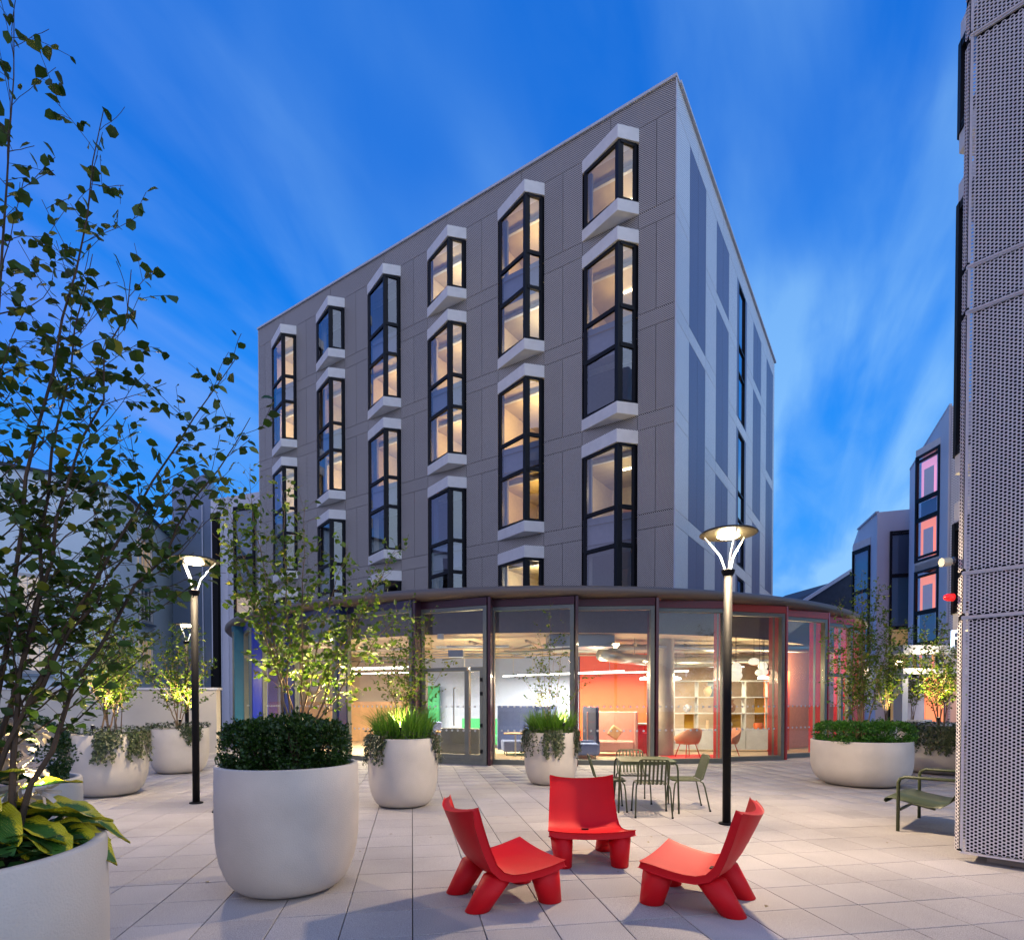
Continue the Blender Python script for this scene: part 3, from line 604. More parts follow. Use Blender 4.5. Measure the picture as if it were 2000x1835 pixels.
for i, (x, y) in enumerate(((4.0, 17.2), (4.45, 17.15))):
    t = thing('stool', ('left', 'right')[i] + ' red stool in front of the red kitchen counter', 'stool', (x, y, 0), 0, 'red stools'); MB().lathe([(.01, .66), (.16, .66), (.16, .63), (.01, .62)], 16).build('seat', mred, t)
    for a in range(4): MB().tube([(.1 * math.cos(a * 1.57), .1 * math.sin(a * 1.57), .63), (.17 * math.cos(a * 1.57), .17 * math.sin(a * 1.57), 0)], .01, 5).build('leg', mred, t)
for i, (x, y) in enumerate(((-2.0, 17.6), (.1, 16.5))):
    t = thing('side_table', ('pale round table seen through the glass door', 'small steel framed table before the blue sofa')[i], 'table', (x, y, 0)); MB().lathe([(.01, .7), (.34, .7), (.34, .67), (.01, .66)], 24).build('table_top', mtan, t)
    MB().tube([(0, 0, 0), (0, 0, .67)], .025, 8).build('leg', msteel, t)
rg = MB().box((5.3, 16.4, .012), (1.9, 1.5, .012)).build('rug', mred, label='red rug under the peach armchairs', cat='rug')

# ------------------------------------------------------------------ near perforated building
def hexsheet(W_, H_, p=.0352, r=.0119):
    """sheet with real round holes, staggered: local x across, z up, y thickness"""
    dx = p * .866; cols = max(1, int(W_ / dx)); rows = int(H_ / p)
    Vs = []; Fs = []; K = 12
    hexr = p / math.sqrt(3)
    ang = [2 * math.pi * i / K for i in range(K)]
    rim = []
    for a in ang:
        k6 = (a % (math.pi / 3)); rr = (hexr * math.cos(math.pi / 6)) / math.cos(k6 - math.pi / 6); rim.append((rr * math.cos(a), rr * math.sin(a)))
    hole = [(r * math.cos(a), r * math.sin(a)) for a in ang]
    T = .004
    base = [(x, 0, z) for x, z in rim] + [(x, 0, z) for x, z in hole] + [(x, T, z) for x, z in hole]
    bf = [(j, (j + 1) % K, K + (j + 1) % K, K + j) for j in range(K)] + [(K + j, K + (j + 1) % K, 2 * K + (j + 1) % K, 2 * K + j) for j in range(K)]
    B = np.array(base); Q = np.array(bf); cs = []
    for i in range(cols):
        for j in range(rows): cs.append(((i + .5) * dx, 0, (j + .5) * p + (p / 2 if i % 2 else 0)))
    cs = np.array(cs); V = (B[None] + cs[:, None]).reshape(-1, 3); F = (Q[None] + (np.arange(len(cs)) * len(B))[:, None, None]).reshape(-1, 4)
    return V, F
near = thing('perforated_building', 'near corner of a building clad in pale perforated metal at the right edge', 'building', (4.49, 5.73, 0), R_(-45))
seams = [.10, 2.45, 2.89, 5.45, 5.89, 8.12, 8.5, 11.0]
for i in range(len(seams) - 1):
    a, b = seams[i], seams[i + 1]
    V, F = hexsheet(.80, b - a - .05); V[:, 2] += a + .005
    link('perforated_panel', npmesh('perforated_panel', V, F, mnear), near, (.02, 0, 0))
    V, F = hexsheet(.075, b - a - .05); V[:, 2] += a + .005
    link('perforated_return', npmesh('perforated_return', V, F, mnear), near, (-.045, .052, 0), R_(-50))
    MB().box((.42, .006, b - .0175), (.86, .02, .030)).build('seam_flashing', mcoping, near); MB().box((.42, .0, a - .008), (.84, .03, .016)).build('edge_trim', mnear, near)
    MB().box((-.010, .036, (a + b) / 2), (.085, .010, b - a), rz=R_(-50)).build('backing_strip', mback, near); MB().box((.014, .002, (a + b) / 2), (.022, .012, b - a - .06)).build('corner_bead', mnear, near)
MB().box((1.55, .17, 5.5), (1.35, .3, 10.9)).build('side_panel', mnear, near)
MB().box((1.27, .85, 5.6), (2.46, 1.6, 11)).build('wall', mback, near); MB().box((1.3, .8, .06), (2.2, 1.3, .12)).build('plinth', mconc, near)
# things fixed to that corner
ca = thing('security_camera', 'white dome security camera fixed to the corner of the perforated building', 'camera', (4.50, 5.86, 3.03))
MB().tube([(.02, 0, 0), (-.065, 0, -.008)], .043, 18).build('housing', mat('cream plastic', (.66, .62, .45), .4), ca, smooth=False); MB().lathe([(.04 * math.sin(R_(q)), .05 * math.cos(R_(q))) for q in (1, 25, 50, 75, 90)], 18).build('dome', mspand, ca, smooth=True).rotation_euler = (0, R_(-90), 0)
ca.children[1].location = (-.066, 0, -.008)
bc = thing('alarm_beacon', 'red alarm beacon on the corner of the perforated building', 'alarm', (4.49, 5.86, 2.66))
MB().lathe([(.001, .085), (.025, .08), (.038, .055), (.04, 0)], 18).build('lens', mredlamp, bc, smooth=True).rotation_euler = (0, R_(-90), 0)
ns = thing('neon_sign', 'white neon sign with the letter R half hidden behind the perforated corner', 'sign', (7.19, 9.35, 2.62), R_(-42))
ne = MB()
for pts in ([(-.0, 0, -.22), (0, 0, .22)], [(0, 0, .22), (.16, 0, .22), (.22, 0, .13), (.16, 0, .02), (0, 0, .02)], [(.08, 0, .02), (.22, 0, -.22)], [(-.06, 0, -.26), (-.06, 0, .26), (.30, 0, .26)]): ne.tube([(x_ * .5, y_, z_ * .5) for x_, y_, z_ in pts], .008, 6)
ne.build('neon_tube', mneon, ns); MB().tube([(-.03, 0, -.12), (-.08, 0, -.25), (.0, 0, -.35), (.15, 0, -.32)], .006, 5).build('cable', mshelf, ns)

# ------------------------------------------------------------------ background buildings
def winbox(parent, p, q, z0, z1, zones, frame=mframe, out_=0, name='window', bars=None, dep=.35):
    """window in a wall between plan points p, q; zones: list of (z0, z1, material behind)"""
    mb = MB(); d = Vector((q[0] - p[0], q[1] - p[1])); n = Vector((d.y, -d.x)).normalized(); W = d.length; u = d.normalized()
    def pt(a, o): return (p[0] + u.x * a + n.x * o, p[1] + u.y * a + n.y * o)
    for a in (.06, W - .06): c = pt(a, out_ + .02); mb.box((c[0], c[1], (z0 + z1) / 2), (.12, .12, z1 - z0), rz=math.atan2(u.y, u.x))
    zs = sorted(set([z0 + .06, z1 - .06] + [z for a in zones for z in a[:2]]))
    for z in zs: c = pt(W / 2, out_ + .02); mb.box((c[0], c[1], z), (W - .24, .1, .11), rz=math.atan2(u.y, u.x))
    f = mb.build(name, frame, parent)
    for (a, b, m) in zones:
        A = pt(.12, out_); B = pt(W - .12, out_); MB().quad((*A, a), (*B, a), (*B, b), (*A, b)).build('pane', mglass, f)
        A = pt(.06, out_ - dep); B = pt(W - .06, out_ - dep); MB().quad((*A, a), (*B, a), (*B, b), (*A, b)).build('interior', m, f)
    if bars:
        g = MB()
        for k in range(1, bars[0]): c = pt(W * k / bars[0], out_ + .02); g.box((c[0], c[1], (z0 + z1) / 2), (.035, .04, z1 - z0), rz=math.atan2(u.y, u.x))
        for k in range(1, bars[1]): c = pt(W / 2, out_ + .02); g.box((c[0], c[1], z0 + (z1 - z0) * k / bars[1]), (W, .04, .035), rz=math.atan2(u.y, u.x))
        g.build('glazing_bar', frame, f)
    return f
mlp = mat('pink room', (.7, .3, .42), .8, emit=(.95, .38, .60), es=.9); mlo = mat('orange room', (.75, .22, .12), .8, emit=(1, .26, .10), es=1.1); mdk = mat('dark room', (.03, .05, .10), .5); mteal = mat('teal room', (.05, .16, .24), .6)  # pink and orange surfaces emit, standing in for lamps in those rooms
mdoorw = mat('glowing inner door', (.5, .47, .5), .7, emit=(.6, .5, .55), es=.22)  # door surface emits, standing in for lamplight on it
# stepped residence, nearer block
E1 = thing('stepped_residence', 'pale lavender residence block with pink and orange lit windows at the right', 'building')
def X(px, Y): return (px - 1000) / 1120 * Y
c0 = (23.7, 34.4); c2 = (20.4, 27.0)
MB().prism([c0, c2, (26, 23.9), (32, 34)], -.02, 15.35).build('wall', mlavw, E1)
rw_ = MB(); strip(rw_, (c2[0] + .05, c2[1] - .1), (25.9, 23.85), 0, 15.3, .1); o_ = rw_.build('ribbed_wall', mstone, E1)
MB().prism([(20.36, 26.94), (23.66, 34.38), (23.76, 34.34), (20.46, 26.9)], 15.35, 15.45).build('coping', mcoping, E1)
b0 = Vector((20.9, 29.9)); b1 = Vector((20.98, 28.3)); nv = Vector((-1, -.05))
for z0_, z1_, zn in ((8.75, 14.2, [(11.95, 13.9, mlp), (10.95, 11.85, mdk), (9.0, 10.85, mlo)]), (1.9, 8.3, [(6.2, 8.0, mlo), (4.6, 6.1, mdk), (2.2, 4.5, mlo)])):
    MB().prism([tuple(b0), tuple(b1), tuple(b1 - nv * .4), tuple(b0 - nv * 1.2)], z0_ - .45, z0_).build('sill', mcap, E1); MB().prism([tuple(b0), tuple(b1), tuple(b1 - nv * .4), tuple(b0 - nv * 1.2)], z1_, z1_ + .35).build('cap', mcap, E1)
    wf = winbox(E1, tuple(b0), tuple(b1), z0_, z1_, zn, out_=-.05, dep=.22)
    u_ = (b1 - b0).normalized()
    for (a, b, m) in zn:
        if m is not mdk:
            A = b0 + u_ * .35 - Vector((u_.y, -u_.x)) * .18; B = b0 + u_ * 1.0 - Vector((u_.y, -u_.x)) * .18; MB().quad((*A, a), (*B, a), (*B, b - .45), (*A, b - .45)).build('inner_door', mdoorw, wf)
NB = thing('residence_wing', 'projecting dark framed bay windows of the wing just behind the perforated corner', 'building')
MB().prism([(10.3, 12.6), (8.95, 10.0), (12.2, 10.0), (14, 12.6)], 0, 16.5).build('wall', mlavw, NB)
for (a, b) in ((12.3, 14.8), (6.07, 11.7), (2.97, 5.5)):
    p, q = (8.74, 11.4), (8.50, 10.4); ex = [(9.6, 10.3), (9.9, 11.6)]
    bwn = MB().prism([p, q] + ex, b - .40, b).build('cap', mcap, NB); MB().prism([p, q] + ex, a, a + .36).build('sill', mcap, NB)
    pq = (p[0] + .05, p[1]); winbox(NB, pq, q, a + .36, b - .40, [(a + .45, b - .5, mdk)]); winbox(NB, (10.0, 11.75), (p[0] + .05, p[1] + .02), a + .36, b - .40, [(a + .45, b - .5, mdk)])
E2 = thing('stepped_residence', 'smaller lavender residence block further back, left of the lit bay windows', 'building')
d0 = (23.8, 39.6); d1 = (22.8, 36); d2 = (27, 34.5)
MB().prism([d0, d1, d2, (30, 42), (26, 44)], -.02, 13.4).build('wall', mlavw, E2)
MB().bar((d0[0], d0[1], 13.42), (d1[0], d1[1], 13.42), .2, .1).build('coping', mcoping, E2)
q_ = (23.1, 37.15); p_ = (23.0, 38.85)
winbox(E2, p_, q_, 4.6, 11.7, [(8.9, 11.5, mteal), (6.9, 8.8, mdk), (4.7, 6.8, mteal)], dep=.1); MB().prism([p_, q_, (23.5, 37.3), (24.2, 39.2)], 11.7, 12.2).build('cap', mcap, E2)
winbox(E2, (23.4, 35.74), (24.5, 35.35), .2, 12.1, [(9.4, 11.9, mdk), (6.2, 9.3, mteal), (4.9, 6.1, mpersp), (3.4, 4.8, mpersp), (2.2, 3.3, mdk), (.3, 2.1, mpersp)], out_=.12, dep=.08)
# entrance canopy with bright planting, in front of the nearer block
en = thing('entrance_canopy', 'brightly lit white entrance canopy under the orange windows', 'canopy'); 
MB().box((X(1815, 25.8), 25.8, 3.9), (3.2, 1.2, .35)).build('roof', mwhite, en); MB().box((X(1815, 25.9), 25.9, 2.95), (3.0, .9, .25)).build('lintel', mwhite, en)
for s in (-1.3, 1.3): MB().box((X(1815, 25.9) + s, 25.9, 1.4), (.25, .6, 2.8)).build('post', mwhite, en)
MB().box((X(1815, 25.9) - .4, 26.3, 1.4), (.8, .1, 2.6)).build('door', mdoorw, en); MB().box((X(1815, 25.9) + .5, 26.3, 1.4), (.8, .1, 2.6)).build('wall_panel', mlo, en)  # door and panel emit, the entrance light put into their glow
lamp('POINT', 'canopy_lamp', en, (X(1815, 25), 25.0, 3.4), 160, (1, .85, .6), .2)
# slate roofed building
sl = thing('slate_roof_building', 'dark slate roofed building low behind the pavilion canopy', 'building')
x0, x1, Yb = X(1505, 46), X(1680, 46), 46
MB().box(((x0 + x1) / 2, Yb + 4, 4.5), (x1 - x0, 8, 9)).build('wall', mdclad, sl)
rf = MB(); rf.v = [(x0, Yb, 9), (x1 + 2, Yb, 9), (x1 + 2, Yb + 5, 12.6), (x0 + 3.5, Yb + 5, 11.0), (x0, Yb + 10, 9), (x1 + 2, Yb + 10, 9), (x0 + 5.0, Yb + .3, 11.9), (x0, Yb - .1, 9)]; rf.f = [(0, 1, 2, 3), (4, 5, 2, 3), (0, 3, 4), (1, 5, 2)]; rf.build('roof', mslate, sl)
gb = MB(); gb.bar((x0 + 1.5, Yb - .4, 9.0), (x0 + 6.2, Yb - .4, 12.0), .25, .25).bar((x0 + 6.2, Yb - .4, 12.0), (x1 + 1, Yb - .4, 12.0), .2, .2).build('verge', mcoping, sl); MB().prism([(x0 + 1.5, Yb - .3), (x1 + 1, Yb - .3), (x1 + 1, Yb + .2), (x0 + 1.5, Yb + .2)], 0, 9.0).build('gable', mslate, sl)
tri = MB(); tri.v = [(x0 + 1.5, Yb - .28, 9.0), (x1 + 1, Yb - .28, 9.0), (x1 + 1, Yb - .28, 12.0), (x0 + 6.2, Yb - .28, 12.0)]; tri.f = [(0, 1, 2, 3)]; tri.build('gable', mslate, sl)
# white gabled house at the left
hs = thing('gabled_house', 'white rendered house with sash windows behind the birches at the left', 'building')
hc = (-23.1, 33.0); hl = (-33.5, 24.0); hr = (-24.6, 47.0)
MB().prism([hl, hc, (-36, 45), (-42, 34)], -.02, 13.9).build('wall', mhouse, hs)
g = MB(); hw = Vector((hr[0] - hc[0], hr[1] - hc[1]))
def hp(t): return (hc[0] + hw.x * t, hc[1] + hw.y * t)
A0, A1 = hp(0), hp(1); prof = [(0, 0), (0, 14.0), (.12, 14.0), (.85, 12.2), (1, 12.0), (1, 0)]
g.v = [(*hp(t), z) for t, z in prof] + [(hp(t)[0] - 8, hp(t)[1] + 1, z) for t, z in prof]; k = len(prof)
g.f = [tuple(range(k)), tuple(reversed(range(k, 2 * k)))] + [(i, (i + 1) % k, k + (i + 1) % k, k + i) for i in range(k)]; g.build('gable', mhouse, hs)
MB().bar((*hp(.12), 14.05), (*hp(.86), 12.25), .3, .18).build('verge', mslate, hs)
MB().bar((hl[0], hl[1], 13.95), (hc[0], hc[1], 13.95), .4, .14).build('coping', mslate, hs)
def facew(p, q, t, w_, z0, z1, litw):
    p = Vector(p); q = Vector(q); u = (q - p).normalized(); a = p + u * t; b = a + u * w_; n_ = Vector((u.y, -u.x)) * .12
    f = winbox(hs, (a.x + n_.x, a.y + n_.y), (b.x + n_.x, b.y + n_.y), z0, z1, [(z0 + .12, z1 - .12, mcurtain if litw else mdk)], frame=mwhite, bars=(3, 4), dep=.08); c = (a + b) / 2 + n_ * 1.3
    MB().box((c.x, c.y, z0 - .08), (w_ + .3, .3, .12), rz=math.atan2(u.y, u.x)).build('window_sill', mdclad, f)
for t, w_, z0, z1, l_ in ((3.0, 1.5, 9.6, 11.9, 1), (8.6, 1.6, 8.3, 10.3, 1), (3.0, 1.5, 6.6, 8.9, 0), (8.6, 1.6, 5.8, 7.9, 0), (3.0, 1.5, 3.4, 5.6, 1), (8.6, 1.6, 3.1, 5.0, 1)): facew(hc, hr, t, w_, z0, z1, l_)
for z0, z1 in ((6.3, 8.4), (3.1, 5.2)): facew(hl, hc, 9.7, 1.4, z0, z1, 1); facew(hl, hc, 6.6, 1.4, z0, z1, 0)
# blue-grey clad block
bb = thing('panel_clad_block', 'blue grey panel clad block between the white house and the tower', 'building')
MB().prism([(X(280, 46), 46), (X(372, 38), 38), (X(430, 38), 38), (X(430, 50), 50)], -.02, 14.4).build('wall', mdclad, bb); MB().prism([(X(340, 38.4), 38.4), (X(415, 36), 36), (X(440, 44), 44), (X(352, 46), 46)], 0, 15.9).build('stair_tower', mdclad, bb)
MB().prism([(X(415, 35.5), 35.5), (X(520, 34), 34), (X(520, 44), 44), (X(424, 44), 44)], 0, 14.0).build('wall', mlavw, bb)
for px_, Y_ in ((376, 37.6), (400, 36.5), (436, 35.1), (450, 34.9)): MB().box((X(px_, Y_), Y_ - .1, 7), (.05, .05, 14)).build('panel_joint', mcoping, bb)
winbox(bb, (X(463, 34.6), 34.6), (X(503, 34.1), 34.1), 1.5, 13.2, [(10.2, 13.0, mteal), (8.0, 10.1, mdk), (5.5, 7.9, mcurtain), (3.5, 5.4, mdk), (1.6, 3.4, mdk)], out_=.12, dep=.08)
lw = MB().box((-16.5, 17.6, .98), (14.5, .3, 1.96), rz=R_(4)).build('boundary_wall', mcream, label='low cream rendered wall behind the left hand planters', cat='wall')
MB().box((-16.5, 17.6, 2.0), (14.6, .36, .07), rz=R_(4)).build('coping', mcoping, lw)
ms = thing('mast', 'tall black square mast behind the left street lamp', 'mast', (X(425, 24), 24, 0)); MB().box((0, 0, 4.7), (.23, .23, 9.4)).build('pole', mblack, ms)
for i, (px_, Y_, hh) in enumerate(((367, 22, 2.2), (415, 26, 3.2))):
    t = thing('bollard_post', ('short thin black post left of the mast', 'thin black post just beside the mast')[i], 'post', (X(px_, Y_), Y_, 0)); MB().tube([(0, 0, 0), (0, 0, hh)], .06, 8).build('pole', mblack, t)

# ------------------------------------------------------------------ street lamps
def street_lamp(x, y, h, label, energy, rot=0, small=False):
    t = thing('street_lamp', label, 'street lamp', (x, y, 0), rot, 'street lamps on the plaza')
    MB().tube([(0, 0, 0), (0, 0, h - .52)], .052, 16).build('pole', mblack, t, smooth=True); MB().lathe([(.10, .004), (.10, .02), (.06, .03)], 18).build('base_plate', mblack, t)
    MB().lathe([(.001, h + .0), (.2, h - .005), (.33, h - .03), (.36, h - .055), (.34, h - .06), (.12, h - .045), (.001, h - .04)], 32).build('lamp_shade', mat('bronze shade', (.06, .05, .03), .5), t, smooth=True)
    for s in (0, 1, 2):
        a = s * 2.094 + .5; MB().tube([(.03 * math.cos(a), .03 * math.sin(a), h - .55), (.10 * math.cos(a), .10 * math.sin(a), h - .33), (.30 * math.cos(a), .30 * math.sin(a), h - .06)], .011, 6).build('arm', mring, t)  # arms emit faintly, standing in for bulb light falling on them
    MB().lathe([(.001, h - .055), (.11, h - .06), (.14, h - .08), (.11, h - .10), (.001, h - .115)], 20).build('bulb', mlamp, t, smooth=True)
    MB().lathe([(.058, h - .60), (.085, h - .535), (.085, h - .52), (.001, h - .50)], 16).build('pole_light_shield', mblack, t)  # cap added to keep the lamp's light off the pole below
    if energy:
        lo_ = lamp('AREA', 'bulb_light', t, (0, 0, h - .125), energy * .36, (1, .76, .48), .26, shape='DISK')
        lamp('POINT', 'bulb_glow', t, (0, 0, h - .13), energy * .03, (1, .76, .40), .1)
    return t
street_lamp(2.80, 7.46, 3.82, 'black street lamp with a bright disc head in front of the pavilion', 1150)
street_lamp(-4.97, 9.0, 3.85, 'black street lamp among the birches left of the big planter', 620)
street_lamp(X(365, 16.5), 16.5, 3.85, 'smaller looking street lamp just left of the left hand one, further back', 150)
street_lamp(X(1757, 31), 31, 3.85, 'distant street lamp behind the right hand birches', 150)
street_lamp(X(1682, 38), 38, 3.85, 'most distant street lamp beside the right end of the pavilion', 100)
street_lamp(-4.3, -1.6, 3.85, 'street lamp behind the viewpoint on the left', 300)
street_lamp(4.6, -2.4, 3.85, 'street lamp behind the viewpoint on the right', 60)

# ------------------------------------------------------------------ planters
def planter(x, y, R, H, Rb, label, k=48, hf=.5):
    pr = [(0.001, .02), (Rb * .85, .0), (Rb, .015)]
    hb = H * hf
    for i in range(1, 9): a = i / 8 * math.pi / 2; pr.append((Rb + (R - Rb) * math.sin(a), .015 + hb * (1 - math.cos(a))))
    pr += [(R + .004, H * .7), (R, H - .01), (R - .008, H), (R - .042, H), (R - .05, H - .01), (R - .055, H - .12), (R - .06, H - .25)]
    t = thing('planter', label, 'planter', (x, y, 0), 0, 'white bowl planters'); MB().lathe(pr, k).build('pot', mpot, t, smooth=True)
    n0 = MB().lathe([(R - .05, H - .07), (.001, H - .05)], 24).build('soil', msoil, t)
    return t
planter(-1.93, 4.95, .58, 1.07, .36, 'largest white planter with clipped box plants in the middle left foreground', 72)
planter(-1.68, 8.85, .53, 1.05, .33, 'white planter with grass and ivy left of the glass door')
planter(.76, 11.2, .52, 1.01, .34, 'white planter with grass and trailing ivy right of the glass door')
planter(-6.95, 9.85, .60, 1.05, .36, 'round white planter with ivy at the left, in front of the low wall')
planter(-7.55, 13.0, .60, 1.0, .40, 'white planter furthest back at the left behind the street lamp')
planter(6.75, 11.1, .86, .86, .55, 'wide low white planter with a bright green hedge at the right')
planter(9.65, 12.9, .80, 1.02, .5, 'white planter with ivy partly hidden behind the perforated corner')
planter(-2.17, 2.08, .57, 1.05, .40, 'cropped white planter with variegated leaves in the lower left corner', 72, .28)
planter(-3.95, 4.35, .55, 1.0, .36, 'white planter with a box bush half hidden behind the lower left one')

# ------------------------------------------------------------------ foliage
def frames(D, Nn):
    D = D / np.linalg.norm(D, axis=1, keepdims=True); X_ = np.cross(D, Nn); X_ /= np.linalg.norm(X_, axis=1, keepdims=True) + 1e-9; Z_ = np.cross(X_, D); return X_, D, Z_
LEAF_V = np.array([(0, 0, 0), (0, .38, -.03), (0, .72, -.02), (0, 1.0, -.10), (-.36, .30, .06), (-.30, .66, .05), (.36, .30, .06), (.30, .66, .05)])
LEAF_F = np.array([(0, 6, 1), (0, 1, 4), (1, 6, 7), (1, 7, 2), (4, 1, 2), (4, 2, 5), (2, 7, 3), (5, 2, 3)])
DIA_V = np.array([(0, 0, 0), (.36, .5, .10), (0, 1, -.04), (-.36, .5, .10)]); DIA_F = np.array([(0, 1, 2), (0, 2, 3)])
IVY_V = np.array([(0, 0, 0), (.5, .25, .03), (.22, .5, 0), (0, 1, -.08), (-.22, .5, 0), (-.5, .25, .03)]); IVY_F = np.array([(0, 1, 2), (0, 2, 4), (0, 4, 5), (2, 3, 4)])
def leafcloud(P_, D, Nn, S, tv, tf):
    X_, Y_, Z_ = frames(D, Nn)
    V = P_[:, None] + S[:, None, None] * (tv[None, :, 0:1] * X_[:, None] + tv[None, :, 1:2] * Y_[:, None] + tv[None, :, 2:3] * Z_[:, None])
    F = tf[None] + (np.arange(len(P_)) * len(tv))[:, None, None]
    return V.reshape(-1, 3), F.reshape(-1, 3)
def rnd(n): v = rng.normal(size=(n, 3)); return v / np.linalg.norm(v, axis=1, keepdims=True)
leaf_me = None
def birch(name, label, base, targets, leafsize, dens, bark, big=False, seed=0, group='young birches in planters', blen=.55, r0=.014, bare=.22):
    rs = random.Random(seed); t = thing('birch_tree', label, 'tree', base, 0, group)
    LP, LD = [], []; B = Vector(base)
    def leaf_at(p, d):
        dd = (Vector(d) * .5 + Vector((rs.gauss(0, .5), rs.gauss(0, .5), -.35 + rs.gauss(0, .4)))).normalized(); LP.append(tuple(p)); LD.append(tuple(dd))
    for ti, tg in enumerate(targets):
        T = Vector(tg) - B; off = Vector((rs.uniform(-.10, .10), rs.uniform(-.10, .10), 0)); n = 14; pts = []
        for i in range(n + 1):
            s = i / n; p = off * (1 - s) + Vector((T.x * (s ** 1.25), T.y * (s ** 1.25), T.z * s)) ; p += Vector((rs.gauss(0, .012), rs.gauss(0, .012), 0)) * min(1, s * 4)
            pts.append(p)
        Ls = T.length; mb = MB(); rr = [r0 * (1 - .88 * i / n) * (1 + .5 * max(0, 1 - i / 2)) for i in range(n + 1)]; mb.tube(pts, rr, 6)
        nb_ = int(Ls * 7.5 * dens); 
        for b_ in range(nb_):
            s = bare + (.98 - bare) * (b_ + rs.random()) / nb_; i = min(n - 1, int(s * n)); p = pts[i].lerp(pts[i + 1], s * n - i); tan = (pts[i + 1] - pts[i]).normalized()
            az = b_ * 2.4 + rs.random(); side = Vector((math.cos(az), math.sin(az), 0)); d = (side * .75 + tan * .65 + Vector((0, 0, .1))).normalized(); bl = blen * (1.15 - s) * rs.uniform(.5, 1.2) + .08
            bp = [p]; nn = 5; dd = d.copy()
            for q in range(nn): dd = (dd + Vector((rs.gauss(0, .10), rs.gauss(0, .10), rs.gauss(0, .07) + .02))).normalized(); bp.append(bp[-1] + dd * bl / nn)
            rb = rr[i] * .45; mb.tube(bp, [max(.0012, rb * (1 - .8 * q / nn)) for q in range(nn + 1)], 4, False)
            nl = max(2, int(bl / (leafsize * .85)))
            for q in range(nl):
                f = (q + .5) / nl * nn; a = min(nn - 1, int(f)); pp = bp[a].lerp(bp[a + 1], f - a); sd = Vector((rs.gauss(0, 1), rs.gauss(0, 1), rs.gauss(0, .4))).normalized()
                if rs.random() < .8: leaf_at(pp + sd * leafsize * .25, (dd + sd))
                if rs.random() < .45 and bl > .16:
                    tl = rs.uniform(.06, .16); td = (dd * .7 + sd).normalized(); e = pp + td * tl; mb.tube([pp, pp + td * tl * .5 + Vector((0, 0, .004)), e], .0011, 3, False)
                    for w_ in range(rs.choice((2, 3, 3))): leaf_at(pp + td * tl * (.4 + .3 * w_) , td + Vector((rs.gauss(0, .5), rs.gauss(0, .5), 0)))
        mb.build('stem', bark, t)
    P_ = np.array(LP); D = np.array(LD); n = len(P_); Nn = rnd(n) * .6 + np.array([0, 0, .7]); S = leafsize * rng.uniform(.55, 1.25, n)
    if big:
        global leaf_me
        W = P_ + np.array(base); camd = W[:, 1]; u = W[:, 0] / W[:, 1]
        vis = (u > -.89) & (W[:, 1] > .5); order = np.argsort(np.where(vis, camd / S, 1e9)); pick = order[:300]; rest = order[300:]
        leaf_me = npmesh('leaf', LEAF_V, LEAF_F, mleaf, True); X_, Y_, Z_ = frames(D[pick], Nn[pick])
        for k, i in enumerate(pick):
            o = link('leaf', leaf_me, t); M = Matrix((X_[k], Y_[k], Z_[k])).transposed().to_4x4(); M = Matrix.Translation(P_[i]) @ M @ Matrix.Scale(float(S[i]), 4); o.matrix_local = M
        P_, D, Nn, S = P_[rest], D[rest], Nn[rest], S[rest]
    V, F = leafcloud(P_, D, Nn, S, LEAF_V, LEAF_F); link('foliage', npmesh('foliage', V, F, mleaf if big else mleafl, True), t, kind='stuff')
    return t
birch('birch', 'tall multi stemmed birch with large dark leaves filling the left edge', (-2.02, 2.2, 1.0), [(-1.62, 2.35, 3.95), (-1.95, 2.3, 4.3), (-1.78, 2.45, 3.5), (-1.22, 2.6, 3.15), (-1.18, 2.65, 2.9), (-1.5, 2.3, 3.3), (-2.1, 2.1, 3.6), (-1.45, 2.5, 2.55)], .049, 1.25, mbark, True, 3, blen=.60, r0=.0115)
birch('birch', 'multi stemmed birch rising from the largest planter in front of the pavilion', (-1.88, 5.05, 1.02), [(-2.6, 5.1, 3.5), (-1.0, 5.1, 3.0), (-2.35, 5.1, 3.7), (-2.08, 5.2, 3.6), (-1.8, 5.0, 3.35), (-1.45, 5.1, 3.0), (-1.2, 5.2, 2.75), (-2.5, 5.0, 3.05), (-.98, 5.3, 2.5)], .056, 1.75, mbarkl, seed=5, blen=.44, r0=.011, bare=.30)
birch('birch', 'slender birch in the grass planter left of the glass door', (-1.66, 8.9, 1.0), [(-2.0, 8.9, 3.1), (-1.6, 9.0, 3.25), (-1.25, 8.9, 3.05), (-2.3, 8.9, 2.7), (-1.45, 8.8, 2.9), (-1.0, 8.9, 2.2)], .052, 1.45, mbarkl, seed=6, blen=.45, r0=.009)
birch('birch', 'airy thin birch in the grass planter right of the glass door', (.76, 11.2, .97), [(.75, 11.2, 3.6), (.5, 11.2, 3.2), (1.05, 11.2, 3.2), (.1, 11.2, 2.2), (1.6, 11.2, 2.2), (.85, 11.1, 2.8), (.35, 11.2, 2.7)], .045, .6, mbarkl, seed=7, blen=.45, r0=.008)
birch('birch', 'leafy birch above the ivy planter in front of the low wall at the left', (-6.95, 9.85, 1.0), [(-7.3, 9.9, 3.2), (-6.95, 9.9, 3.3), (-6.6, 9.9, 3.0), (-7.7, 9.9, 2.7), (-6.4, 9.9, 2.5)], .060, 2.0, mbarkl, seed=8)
birch('birch', 'leafy birch in the planter furthest back at the left', (-7.55, 13, .95), [(-8.0, 13, 3.2), (-7.6, 13, 3.35), (-7.1, 13, 3.2), (-6.8, 13, 2.6), (-8.4, 13, 2.6)], .065, 2.2, mbarkl, seed=9)
